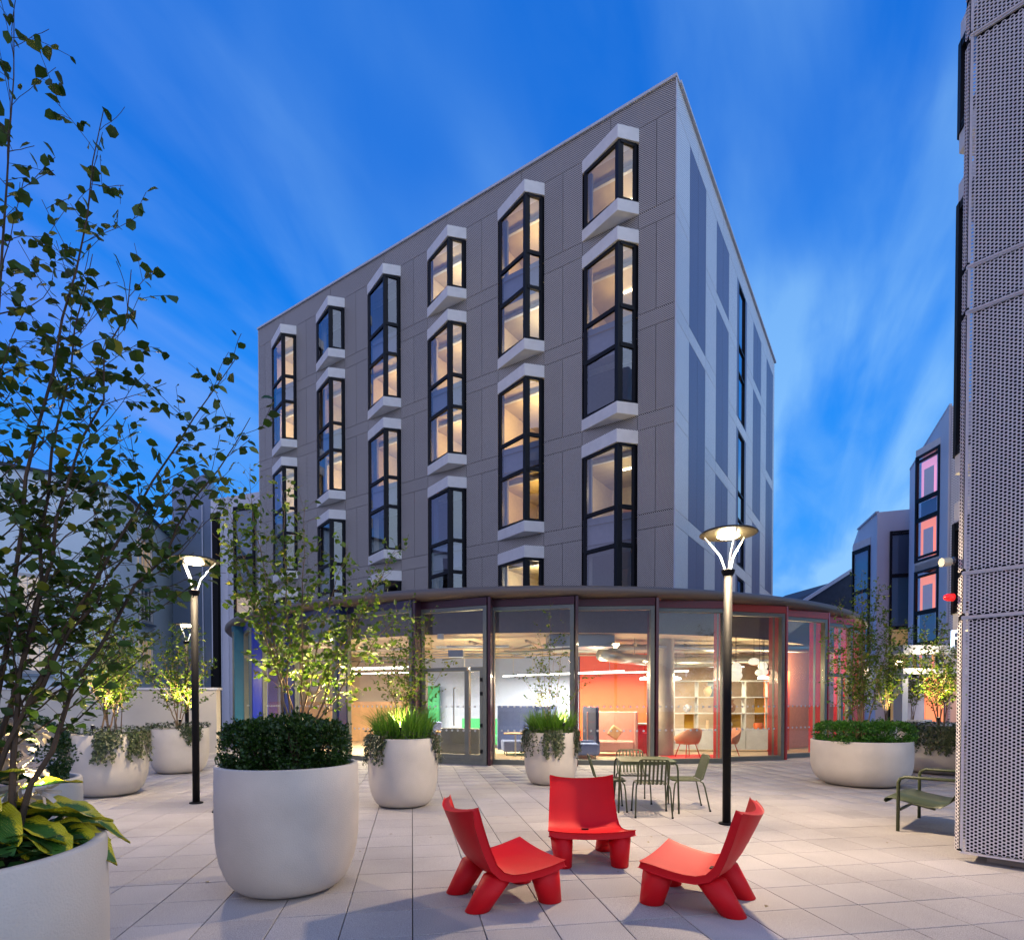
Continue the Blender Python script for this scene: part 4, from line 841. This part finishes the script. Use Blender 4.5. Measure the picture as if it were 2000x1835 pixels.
birch('birch', 'leafy birch with pale stems in the wide low planter at the right', (6.75, 11.1, .8), [(6.3, 11.1, 3.6), (6.8, 11.2, 4.1), (7.15, 11.2, 3.9), (7.4, 11.1, 3.1), (6.1, 11.1, 2.9), (6.7, 11.0, 3.2)], .052, 1.9, mbarkl, seed=10, blen=.6)
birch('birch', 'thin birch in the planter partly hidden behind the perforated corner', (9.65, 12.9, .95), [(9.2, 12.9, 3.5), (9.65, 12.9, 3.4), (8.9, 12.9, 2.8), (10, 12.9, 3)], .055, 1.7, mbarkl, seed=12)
for i, (x, y) in enumerate(((13.4, 20.6), (16.6, 22.2), (-10.5, 15.2), (18.2, 26.0))):
    birch('birch', ('distant birch by the pavilion, behind the wide low planter', 'distant birch in front of the lit entrance canopy', 'distant birch in front of the low cream wall', 'furthest birch against the dark residence windows')[i], (x, y, .7), [(x - .8, y, 4.2), (x, y, 5.0), (x + .8, y, 4.4), (x + .3, y, 3.6)], .09, 1.5, mbarkl, seed=20 + i, blen=.9, group='distant birches')
    planter(x, y, .7, .8, .45, ('pale planter under the distant birch by the pavilion', 'pale planter before the lit entrance canopy', 'pale planter before the low cream wall', 'pale planter furthest back at the right')[i])

def bush(name, label, c, blobs, n, size, m, tv=DIA_V, tf=DIA_F, cat='shrub', group=None):
    t = thing(name, label, cat, c, 0, group); Ps = []; Ds = []
    tot = sum(b[3] * b[4] * b[5] for b in blobs)
    for (bx, by, bz, rx_, ry_, rz_, pw) in blobs:
        k = int(n * rx_ * ry_ * rz_ / tot) if False else int(n / len(blobs)); d = rnd(k)
        if pw: d = np.sign(d) * np.abs(d) ** pw; d /= np.max(np.abs(d), axis=1, keepdims=True) ** .4 * np.linalg.norm(d, axis=1, keepdims=True) ** .6
        lump = 1 + .10 * np.sin(d[:, 0] * 9 + bx * 7) * np.sin(d[:, 1] * 8 + 2) * np.cos(d[:, 2] * 7)
        rr = rng.uniform(.55, 1.03, (k, 1)) ** .6 * lump[:, None]
        Ps.append(d * rr * np.array([rx_, ry_, rz_]) + np.array([bx, by, bz])); Ds.append(d * .6 + rnd(k) * .8 + np.array([0, 0, .3]))
    for (bx, by, bz, rx_, ry_, rz_, pw) in blobs:
        for q in range(14):
            dd = rnd(1)[0]; dd[2] = abs(dd[2]) * .9 + .25; dd /= np.linalg.norm(dd); p0 = np.array([bx, by, bz]) + dd * np.array([rx_, ry_, rz_]) * .95
            k = 14; tt_ = np.linspace(0, random.uniform(.03, .085), k)[:, None]; Ps.append(p0 + dd * tt_ + rng.normal(0, .006, (k, 3))); Ds.append(dd + rnd(k) * .8)
    P_ = np.concatenate(Ps); D = np.concatenate(Ds); V, F = leafcloud(P_, D, rnd(len(P_)), size * rng.uniform(.6, 1.3, len(P_)), tv, tf)
    link('foliage', npmesh('foliage', V, F, m), t, kind='stuff')
    st = MB()
    for (bx, by, bz, rx_, ry_, rz_, pw) in blobs:
        for q in range(5): st.tube([(bx + random.uniform(-.04, .04), by, 0), (bx + random.uniform(-.6, .6) * rx_, by + random.uniform(-.6, .6) * ry_, bz + rz_ * .5)], .006, 4, False)
    st.build('stems', mbark, t, kind='stuff'); return t
bush('box_shrub', 'left clipped dark box shrub in the largest planter', (-1.93, 4.95, 1.0), [(-.32, -.05, .19, .20, .26, .25, .75), (-.14, -.16, .17, .17, .22, .26, .8), (-.22, .15, .18, .22, .23, .29, .8)], 11500, .030, mbox, group='box shrubs in the largest planter')
bush('box_shrub', 'right clipped dark box shrub in the largest planter', (-1.93, 4.95, 1.0), [(.13, -.18, .20, .17, .24, .29, .75), (.35, -.02, .19, .16, .25, .24, .8), (.2, .15, .18, .22, .23, .26, .8)], 11500, .030, mbox, group='box shrubs in the largest planter')
bush('box_shrub', 'dark box bush behind the white lilies at the left edge', (-3.95, 4.35, .95), [(.12, 0, .22, .36, .36, .30, .6)], 12000, .026, mbox)
bush('hedge', 'bright green clipped hedge in the wide low planter at the right', (6.75, 11.1, .82), [(-.38, -.1, .17, .40, .6, .24, .55), (.36, -.1, .17, .42, .6, .24, .55)], 20000, .036, mhedge, cat='hedge')
def ivy(label, c, R, H, arcs, n_str, lmax, seed=1, size=.036, top=True):
    size *= 1.25; n_str = int(n_str * 1.3)
    rs = random.Random(seed); t = thing('ivy', label, 'ivy', c, 0, 'ivy trailing over the planters'); LP, LD, LN = [], [], []; st = MB()
    for k in range(n_str):
        a = R_(rs.uniform(*rs.choice(arcs))); ln = lmax * rs.uniform(.25, 1) ; o = Vector((math.cos(a), math.sin(a), 0)); p = o * (R - .12) + Vector((0, 0, H + .02)); pts = [p, o * (R - .01) + Vector((0, 0, H + .045))]
        q = pts[-1]; m_ = int(ln / .035) + 1; drift = rs.gauss(0, .15); tang = Vector((-o.y, o.x, 0))
        for i in range(m_): q = q + Vector((0, 0, -.033)) + o * (.03 if i < 1 else rs.gauss(.001, .006)) + tang * (drift * .03 + rs.gauss(0, .008)); pts.append(q)
        st.tube(pts, .0022, 3, False)
        for p in pts[1:]:
            for e in range(rs.choice((1, 2, 2))): LP.append(tuple(p + Vector((rs.gauss(0, .018), rs.gauss(0, .018), rs.gauss(0, .01))) + o * .012)); LD.append((o.x * .3 + rs.gauss(0, .6), o.y * .3 + rs.gauss(0, .6), -1 + rs.gauss(0, .4))); LN.append(tuple(o + Vector((0, 0, .3))))
    if top:
        for k in range(int(520 * R / .55)):
            a = rs.uniform(0, 6.283); r = R * (rs.random() ** .35) * 1.05; LP.append((r * math.cos(a), r * math.sin(a), H + .03 + rs.uniform(-.02, .09))); LD.append((math.cos(a) + rs.gauss(0, .6), math.sin(a) + rs.gauss(0, .6), rs.gauss(0, .4))); LN.append((rs.gauss(0, .4), rs.gauss(0, .4), 1))
    P_ = np.array(LP); V, F = leafcloud(P_, np.array(LD), np.array(LN), size * rng.uniform(.6, 1.35, len(P_)), IVY_V, IVY_F); link('foliage', npmesh('foliage', V, F, mivy), t, kind='stuff'); st.build('vine', mbark, t)
ivy('ivy spilling over the grass planter left of the glass door', (-1.68, 8.85, 0), .53, 1.05, [(165, 215), (215, 250), (330, 385)], 46, .5, 1)
ivy('ivy spilling over the grass planter right of the glass door', (.76, 11.2, 0), .52, 1.01, [(160, 235), (255, 290), (320, 380)], 60, .55, 2)
ivy('ivy hanging down the round planter at the left in front of the low wall', (-6.95, 9.85, 0), .6, 1.05, [(190, 250), (290, 320), (330, 380)], 60, .5, 3, .04)
ivy('ivy draped over the planter furthest back at the left', (-7.55, 13, 0), .6, 1.0, [(180, 235), (300, 350)], 40, .4, 4, .045)
ivy('ivy covering the planter partly hidden behind the perforated corner', (9.65, 12.9, 0), .8, 1.02, [(190, 330)], 90, .6, 5, .045)
def grass(label, c, R, n, hh, seed):
    rs = random.Random(seed); t = thing('ornamental_grass', label, 'grass', c, 0, 'grass clumps in planters'); V = []; F = []
    for k in range(n):
        a = rs.uniform(0, 6.283); r = R * math.sqrt(rs.random()); b = Vector((r * math.cos(a), r * math.sin(a), 0)); L_ = hh * rs.uniform(.55, 1.1); lean = Vector((math.cos(a), math.sin(a), 0)) * rs.uniform(.05, .55) * (r / R + .2) + Vector((rs.gauss(0, .12), rs.gauss(0, .12), 0)); w_ = rs.uniform(.007, .014); sd = Vector((rs.gauss(0, 1), rs.gauss(0, 1), 0)).normalized(); n0 = len(V)
        for i in range(5):
            s = i / 4; p = b + Vector((0, 0, L_ * (s - .25 * s * s * lean.length * 2))) + lean * L_ * s * s; ww = w_ * (1 - s * .92); V.append(tuple(p - sd * ww)); V.append(tuple(p + sd * ww))
        for i in range(4): F.append((n0 + 2 * i, n0 + 2 * i + 1, n0 + 2 * i + 3, n0 + 2 * i + 2))
    link('blades', npmesh('blades', np.array(V), np.array(F), mgrass), t, kind='stuff')
grass('bright green grass clump in the planter left of the glass door', (-1.68, 8.85, 1.0), .42, 1000, .58, 1)
grass('bright green grass clump in the planter right of the glass door', (.76, 11.2, .97), .42, 1000, .54, 2)
def uplight(label, loc, e, tgt=(0, 0, 1), col=(1, .80, .38)):
    t = thing('spike_uplight', label, 'garden light', loc, 0, 'small uplights hidden in the planters'); MB().tube([(0, 0, 0), (0, 0, .1)], .008, 6).build('spike', mframe, t); MB().tube([(0, 0, .1), (0, -.0, .16)], .03, 10).build('head', mframe, t); MB().lathe([(.001, .163), (.024, .163)], 12).build('lens', mled, t)
    o = lamp('SPOT', 'uplight_beam', t, (0, 0, .18), e * 1.6, col, .03, spot_size=R_(105), spot_blend=.6); o.rotation_euler = Vector(tgt).to_track_quat('-Z', 'Y').to_euler()
uplight('uplight at the back of the largest planter', (-1.66, 5.43, 1.08), 190, (-.15, -.22, 1)); uplight('second uplight at the back of the largest planter', (-2.2, 5.40, 1.08), 170, (.1, -.2, 1))
uplight('uplight glowing in the grass left of the glass door', (-1.66, 8.5, 1.06), 117); uplight('uplight glowing in the grass right of the glass door', (.98, 10.86, 1.04), 63)
uplight('uplight in the ivy planter before the low wall', (-6.95, 9.5, 1.05), 270); uplight('uplight in the planter furthest back at the left', (-7.3, 12.6, 1.05), 405)
uplight('uplight in the hedge of the wide low planter', (6.9, 11.55, .9), 270); uplight('uplight in the planter by the perforated corner', (9.3, 12.5, 1.1), 315)
uplight('uplight among the variegated leaves in the lower left planter', (-2.0, 2.35, 1.02), 31, (.3, .3, 1)); uplight('uplight under the distant birch by the pavilion', (13.4, 20.2, .8), 315)
uplight('uplight before the low cream wall', (-10.5, 14.8, .8), 270); uplight('uplight before the entrance canopy', (16.6, 21.8, .8), 315)

# variegated hosta leaves, each its own part
mh, n_, l_, b_ = newmat('hosta leaf')
at = n_.new('ShaderNodeAttribute'); at.attribute_name = 'rim'; rp = n_.new('ShaderNodeValToRGB'); nz = n_.new('ShaderNodeTexNoise'); nz.inputs['Scale'].default_value = 40; tcx = n_.new('ShaderNodeTexCoord'); l_.new(tcx.outputs['Object'], nz.inputs['Vector'])
ml = n_.new('ShaderNodeMath'); ml.operation = 'MULTIPLY_ADD'; ml.inputs[1].default_value = .45; l_.new(nz.outputs[0], ml.inputs[0]); l_.new(at.outputs['Fac'], ml.inputs[2]); l_.new(ml.outputs[0], rp.inputs[0])
rp.color_ramp.elements[0].position = .78; rp.color_ramp.elements[0].color = (.045, .14, .015, 1); rp.color_ramp.elements[1].position = .93; rp.color_ramp.elements[1].color = (.62, .52, .02, 1)
l_.new(rp.outputs[0], b_.inputs['Base Color']); b_.inputs['Roughness'].default_value = .4
wv = n_.new('ShaderNodeTexWave'); wv.inputs['Scale'].default_value = 14; wv.bands_direction = 'X'; wv.inputs['Distortion'].default_value = 1; l_.new(tcx.outputs['Object'], wv.inputs['Vector']); bp_ = n_.new('ShaderNodeBump'); bp_.inputs['Strength'].default_value = .5; bp_.inputs['Distance'].default_value = .01; l_.new(wv.outputs[0], bp_.inputs['Height']); l_.new(bp_.outputs[0], b_.inputs['Normal'])
def hosta_mesh(bend):
    V = []; F = []; A = []; nu, nv_ = 9, 13
    for j in range(nv_):
        s = j / (nv_ - 1); wd = .34 * math.sin(math.pi * min(1, s * .93 + .07)) ** .75 * (1 - s * .25) if s < 1 else .0
        for i in range(nu):
            u = -1 + 2 * i / (nu - 1); V.append((u * wd, s, .10 * abs(u) ** 1.5 * math.sin(math.pi * s) + .035 * math.sin(s * 17 + u * 4) * abs(u) - bend * s * s)); A.append(max(abs(u), (s - .75) * 3))
    for j in range(nv_ - 1):
        for i in range(nu - 1): a = j * nu + i; F.append((a, a + 1, a + nu + 1, a + nu))
    me = npmesh('leaf', np.array(V), np.array(F), mh, True); at_ = me.attributes.new('rim', 'FLOAT', 'POINT'); at_.data.foreach_set('value', np.array(A, dtype=np.float32)); return me
hm = [hosta_mesh(.25), hosta_mesh(.42), hosta_mesh(.12)]
ho = thing('hosta', 'variegated hosta with yellow edged leaves in the lower left planter', 'plant', (-2.1, 2.2, 1.03))
hl_ = [(-.02, .05, .12, 10, .34, 12), (.05, -.05, .12, -25, .33, 8), (.12, .12, .09, 15, .34, 0), (.1, .0, .08, -5, .33, 2), (.18, .1, .05, -10, .32, -6), (.2, .02, .03, -30, .28, -12), (-.02, .15, .16, 50, .3, 20), (.05, .22, .1, 30, .3, 5), (-.1, -.05, .14, -60, .3, 15), (-.15, .12, .15, 120, .3, 20), (.12, -.12, .05, -50, .26, 0), (.16, .18, .03, 20, .26, -10), (.22, .0, .07, -18, .30, -8), (.26, .12, .04, 5, .27, -14), (.08, -.14, .10, -40, .30, 4), (.0, -.10, .16, -15, .30, 14), (.2, .2, .06, 28, .28, -4), (-.05, .0, .2, 0, .28, 26)]
for k, (x, y, z, yaw, s, pitch) in enumerate(hl_):
    s *= .96; o = link('leaf', hm[k % 3], ho, (x * .92, y, z + .015)); o.rotation_euler = (R_(pitch), R_(random.uniform(-15, 15)), R_(yaw - 90)); o.scale = (s, s, s)
# dark low leaves under it
pc = thing('ground_cover_plant', 'dark toothed leaves below the hosta in the lower left planter', 'plant', (-2.17, 2.08, 1.0)); k = 420
an = rng.uniform(0, 6.283, k); rr = .45 * np.sqrt(rng.uniform(.1, 1, k)); P_ = np.stack([rr * np.cos(an), rr * np.sin(an), rng.uniform(.02, .12, k) * (1.2 - rr)], 1); D = np.stack([np.cos(an), np.sin(an), rng.normal(.1, .3, k)], 1) + rnd(k) * .4
V, F = leafcloud(P_, D, np.array([0, 0, 1.]) + rnd(k) * .4, .085 * rng.uniform(.6, 1.2, k), LEAF_V, LEAF_F); link('foliage', npmesh('foliage', V, F, leafmat('pachysandra leaf', (.015, .05, .012), (.05, .14, .03), trans=.15, rough=.3)), pc, kind='stuff')
# lilies
li = thing('lily', 'stalk of white trumpet flowers at the left edge', 'flower', (-2.02, 2.32, 1.1)); MB().tube([(0, 0, -.05), (.02, 0, .35), (.03, 0, .62)], .006, 6).build('stalk', mgreen, li)
fm = MB()
for q in range(6):
    a = q * math.pi / 3; n0 = len(fm.v)
    for s, r in ((0, .006), (.35, .014), (.7, .022), (1, .045)):
        for e in (-.5, 0, .5): fm.v.append((r * math.cos(a + e * (.9 if s < .9 else .35)), r * math.sin(a + e * (.9 if s < .9 else .35)), s * .075))
    for j in range(3):
        for i in range(2): b = n0 + j * 3 + i; fm.f.append((b, b + 1, b + 4, b + 3))
fme = fm.mesh('flower', mlily, True)
for k in range(15):
    o = link('flower', fme, li, (.03 + random.uniform(-.05, .06), random.uniform(-.05, .05), .12 + .022 * k)); o.rotation_euler = (R_(random.uniform(100, 135)), 0, R_(random.uniform(0, 360)))

# ------------------------------------------------------------------ red chairs
def red_chair_meshes():
    prof = [(-.50, .760), (-.455, .66), (-.405, .55), (-.35, .44), (-.29, .345), (-.22, .285), (-.13, .258), (-.03, .262), (.08, .280), (.19, .305), (.29, .335)]
    wid = [.335, .338, .345, .352, .360, .368, .378, .390, .400, .410, .418]
    V = []; F = []; nu = 13; m_ = len(prof)
    nr = []
    for j, (x, z) in enumerate(prof):
        a = prof[max(0, j - 1)]; b = prof[min(m_ - 1, j + 1)]; d = Vector((b[0] - a[0], b[1] - a[1])).normalized(); nr.append((-d.y, d.x))
    for lay in (0, 1):
        for j, (x, z) in enumerate(prof):
            back = max(0, (4.5 - j) / 4.5); th = .052
            for i in range(nu):
                u = -1 + 2 * i / (nu - 1); dish = (.075 * back + .028) * (u * u) ; n = nr[j]; nx, nz = (n[0], n[1])
                if nz < 0: nx, nz = -nx, -nz
                o = dish - lay * th; V.append((x + nx * o, u * wid[j], z + nz * o))
    L_ = m_ * nu
    for lay in (0, 1):
        for j in range(m_ - 1):
            for i in range(nu - 1):
                a = lay * L_ + j * nu + i; q = (a, a + 1, a + nu + 1, a + nu); F.append(q if lay else q[::-1])
    for j in range(m_ - 1):
        a = j * nu; F.append((a, a + nu, a + nu + L_, a + L_)); b = j * nu + nu - 1; F.append((b + nu, b, b + L_, b + nu + L_))
    for i in range(nu - 1): F.append((i + 1, i, i + L_, i + 1 + L_)); a = (m_ - 1) * nu + i; F.append((a, a + 1, a + 1 + L_, a + L_))
    me = bpy.data.meshes.new('seat_shell'); me.from_pydata(V, [], [tuple(f) for f in F]); me.materials.append(mred); me.shade_smooth()
    def leg(top, bot, rt, rb):
        mb = MB(); k = 20
        for (c, r) in ((bot, rb), ((bot[0], bot[1], .004), rb)): pass
        T = Vector(top); B = Vector(bot); ring = [(0, rb - .008), (.02, rb), (1, rt)]
        n0 = 0
        for s, r in ring:
            c = B.lerp(T, s)
            for j in range(k): a = 2 * math.pi * j / k; mb.v.append((c.x + r * 1.08 * math.cos(a), c.y + r * .95 * math.sin(a), c.z))
        for i in range(2):
            for j in range(k): a = i * k + j; b = i * k + (j + 1) % k; mb.f.append((a, b, b + k, a + k))
        mb.f.append(tuple(reversed(range(k)))); mb.f.append(tuple(2 * k + j for j in range(k))); return mb.mesh('leg', mred, True)
    legs = [leg((.17, s * .285, .285), (.235, s * .275, 0), .118, .088) for s in (-1, 1)] + [leg((-.20, s * .25, .262), (-.375, s * .235, 0), .118, .092) for s in (-1, 1)]
    return me, legs
shell_me, leg_mes = red_chair_meshes()
for x, y, a, lb in ((-.02, 4.73, 24, 'left red moulded lounge chair seen from behind, facing right'), (.765, 5.78, -88, 'middle red moulded lounge chair facing the camera'), (1.45, 4.65, 149.6, 'right red moulded lounge chair facing left')):
    t = thing('lounge_chair', lb, 'chair', (x, y, 0), R_(a), 'red lounge chairs in a ring')
    o = link('seat_shell', shell_me, t); b = o.modifiers.new('bevel', 'BEVEL'); b.width = .010; b.segments = 3; b.limit_method = 'ANGLE'; b.angle_limit = R_(50)
    for lm in leg_mes: link('leg', lm, t)
    MB().box((-.17, 0, .275), (.022, .07, .008)).build('drain_slot', mblack, t)

# ------------------------------------------------------------------ olive green slatted furniture
def slat_chair(label, x, y, a, group='olive slatted chairs at the square table'):
    t = thing('slatted_chair', label, 'chair', (x, y, 0), R_(a), group)
    r = .011
    for s in (-1, 1):
        MB().tube([(.235, s * .25, 0), (.215, s * .235, .30), (.20, s * .228, .40), (.17, s * .22, .438)], r, 8).build('leg', mgreen, t, smooth=True)
        MB().tube([(-.30, s * .25, 0), (-.225, s * .235, .35), (-.20, s * .228, .415), (-.16, s * .22, .438)], r, 8).build('leg', mgreen, t, smooth=True)
        for q, xx in ((0, .235), (1, -.30)): MB().tube([(xx, s * .25, .0), (xx, s * .25, .02)], .015, 8).build('foot', mblack, t)
    MB().tube([(.19, -.21, .445), (.225, -.16, .445), (.225, .16, .445), (.19, .21, .445), (-.16, .21, .445), (-.20, .21, .47), (-.29, .21, .76), (-.30, .185, .795), (-.305, .15, .805), (-.305, -.15, .805), (-.30, -.185, .795), (-.29, -.21, .76), (-.20, -.21, .47), (-.16, -.21, .445), (.19, -.21, .445)], r, 8).build('frame', mgreen, t, smooth=True)
    for k in range(7):
        yy = -.165 + .055 * k; MB().bar((.22, yy, .446), (-.165, yy, .446), .026, .008).build('slat', mgreen, t)
        MB().bar((-.185, yy, .452), (-.298, yy, .80), .008, .026, (0, 1, 0)).build('slat', mgreen, t)
    return t
slat_chair('olive slatted chair nearest the camera with its back turned', 1.98, 8.14, 84)
slat_chair('olive slatted chair on the far side of the square table', 1.93, 9.15, -92)
slat_chair('olive slatted chair at the left of the square table', 1.44, 8.52, -3)
slat_chair('olive slatted chair at the right of the square table', 2.60, 8.58, 176)
slat_chair('olive slatted chair half hidden behind the largest planter', -3.98, 8.45, -8, 'olive slatted chairs behind the largest planter')
tb = thing('square_table', 'square olive metal table with a slatted chair on every side', 'table', (1.99, 8.58, 0), R_(-5))
MB().box((0, 0, .738), (.80, .80, .012)).build('table_top', mgreen, tb, bevel=.005)
for s in (-1, 1):
    for q in (-1, 1): MB().tube([(s * .425, q * .40, 0), (s * .41, q * .39, .62), (s * .40, q * .385, .69), (s * .36, q * .375, .725), (s * .3, q * .37, .73)], .014, 8).build('leg', mgreen, tb, smooth=True)
    MB().box((0, s * .385, .715), (.72, .02, .035)).build('apron', mgreen, tb)
# lounge bench with arms at the right
lo = thing('garden_lounge', 'low olive metal lounge seat with tube arms at the right edge', 'lounge chair', (5.19, 7.47, 0), R_(134))
W2 = .58
for s in (-1, 1):
    MB().tube([(0, s * W2, 0), (0, s * W2, .60), (-.02, s * W2, .65), (-.07, s * W2, .675), (-.62, s * W2, .68), (-.66, s * W2, .66), (-.66, s * W2, .02)], .020, 10).build('armrest', mgreen, lo, smooth=True)
sh = MB(); pr = [(.14, .335), (.165, .36), (.15, .395), (.08, .405), (-.1, .365), (-.32, .33), (-.42, .335), (-.50, .40), (-.60, .60), (-.70, .86)]; W3 = W2 - .035
for x_, z_ in pr: sh.v += [(x_, -W3, z_), (x_, W3, z_)]
sh.f = [(2 * i, 2 * i + 1, 2 * i + 3, 2 * i + 2) for i in range(len(pr) - 1)]
o = sh.build('seat_sheet', mgreen, lo, smooth=True); md = o.modifiers.new('t', 'SOLIDIFY'); md.thickness = .008
MB().bar((-.02, -W2, .27), (-.02, W2, .27), .025, .025).build('stretcher', mgreen, lo); MB().bar((-.6, -W2, .27), (-.6, W2, .27), .025, .025).build('stretcher', mgreen, lo)
MB().bar((-.03, 0, .27), (-.32, .28, .27), .02, .02).build('brace', mgreen, lo); MB().bar((-.03, 0, .27), (-.32, -.28, .27), .02, .02).build('brace', mgreen, lo)

k = 46; P_ = np.stack([rng.uniform(-3.5, 5.5, k), rng.uniform(4.2, 13.5, k), np.full(k, .006)], 1); D = np.stack([rng.normal(size=k), rng.normal(size=k), np.zeros(k) + .02], 1)
V, F = leafcloud(P_, D, np.array([0, 0, 1.]) + rnd(k) * .15, .038 * rng.uniform(.6, 1.2, k), LEAF_V, LEAF_F); link('fallen_leaves', npmesh('fallen_leaves', V, F, leafmat('dry leaf', (.10, .06, .02), (.20, .15, .04), trans=.1)), kind='stuff', label='small dry leaves scattered over the paving', cat='leaves')
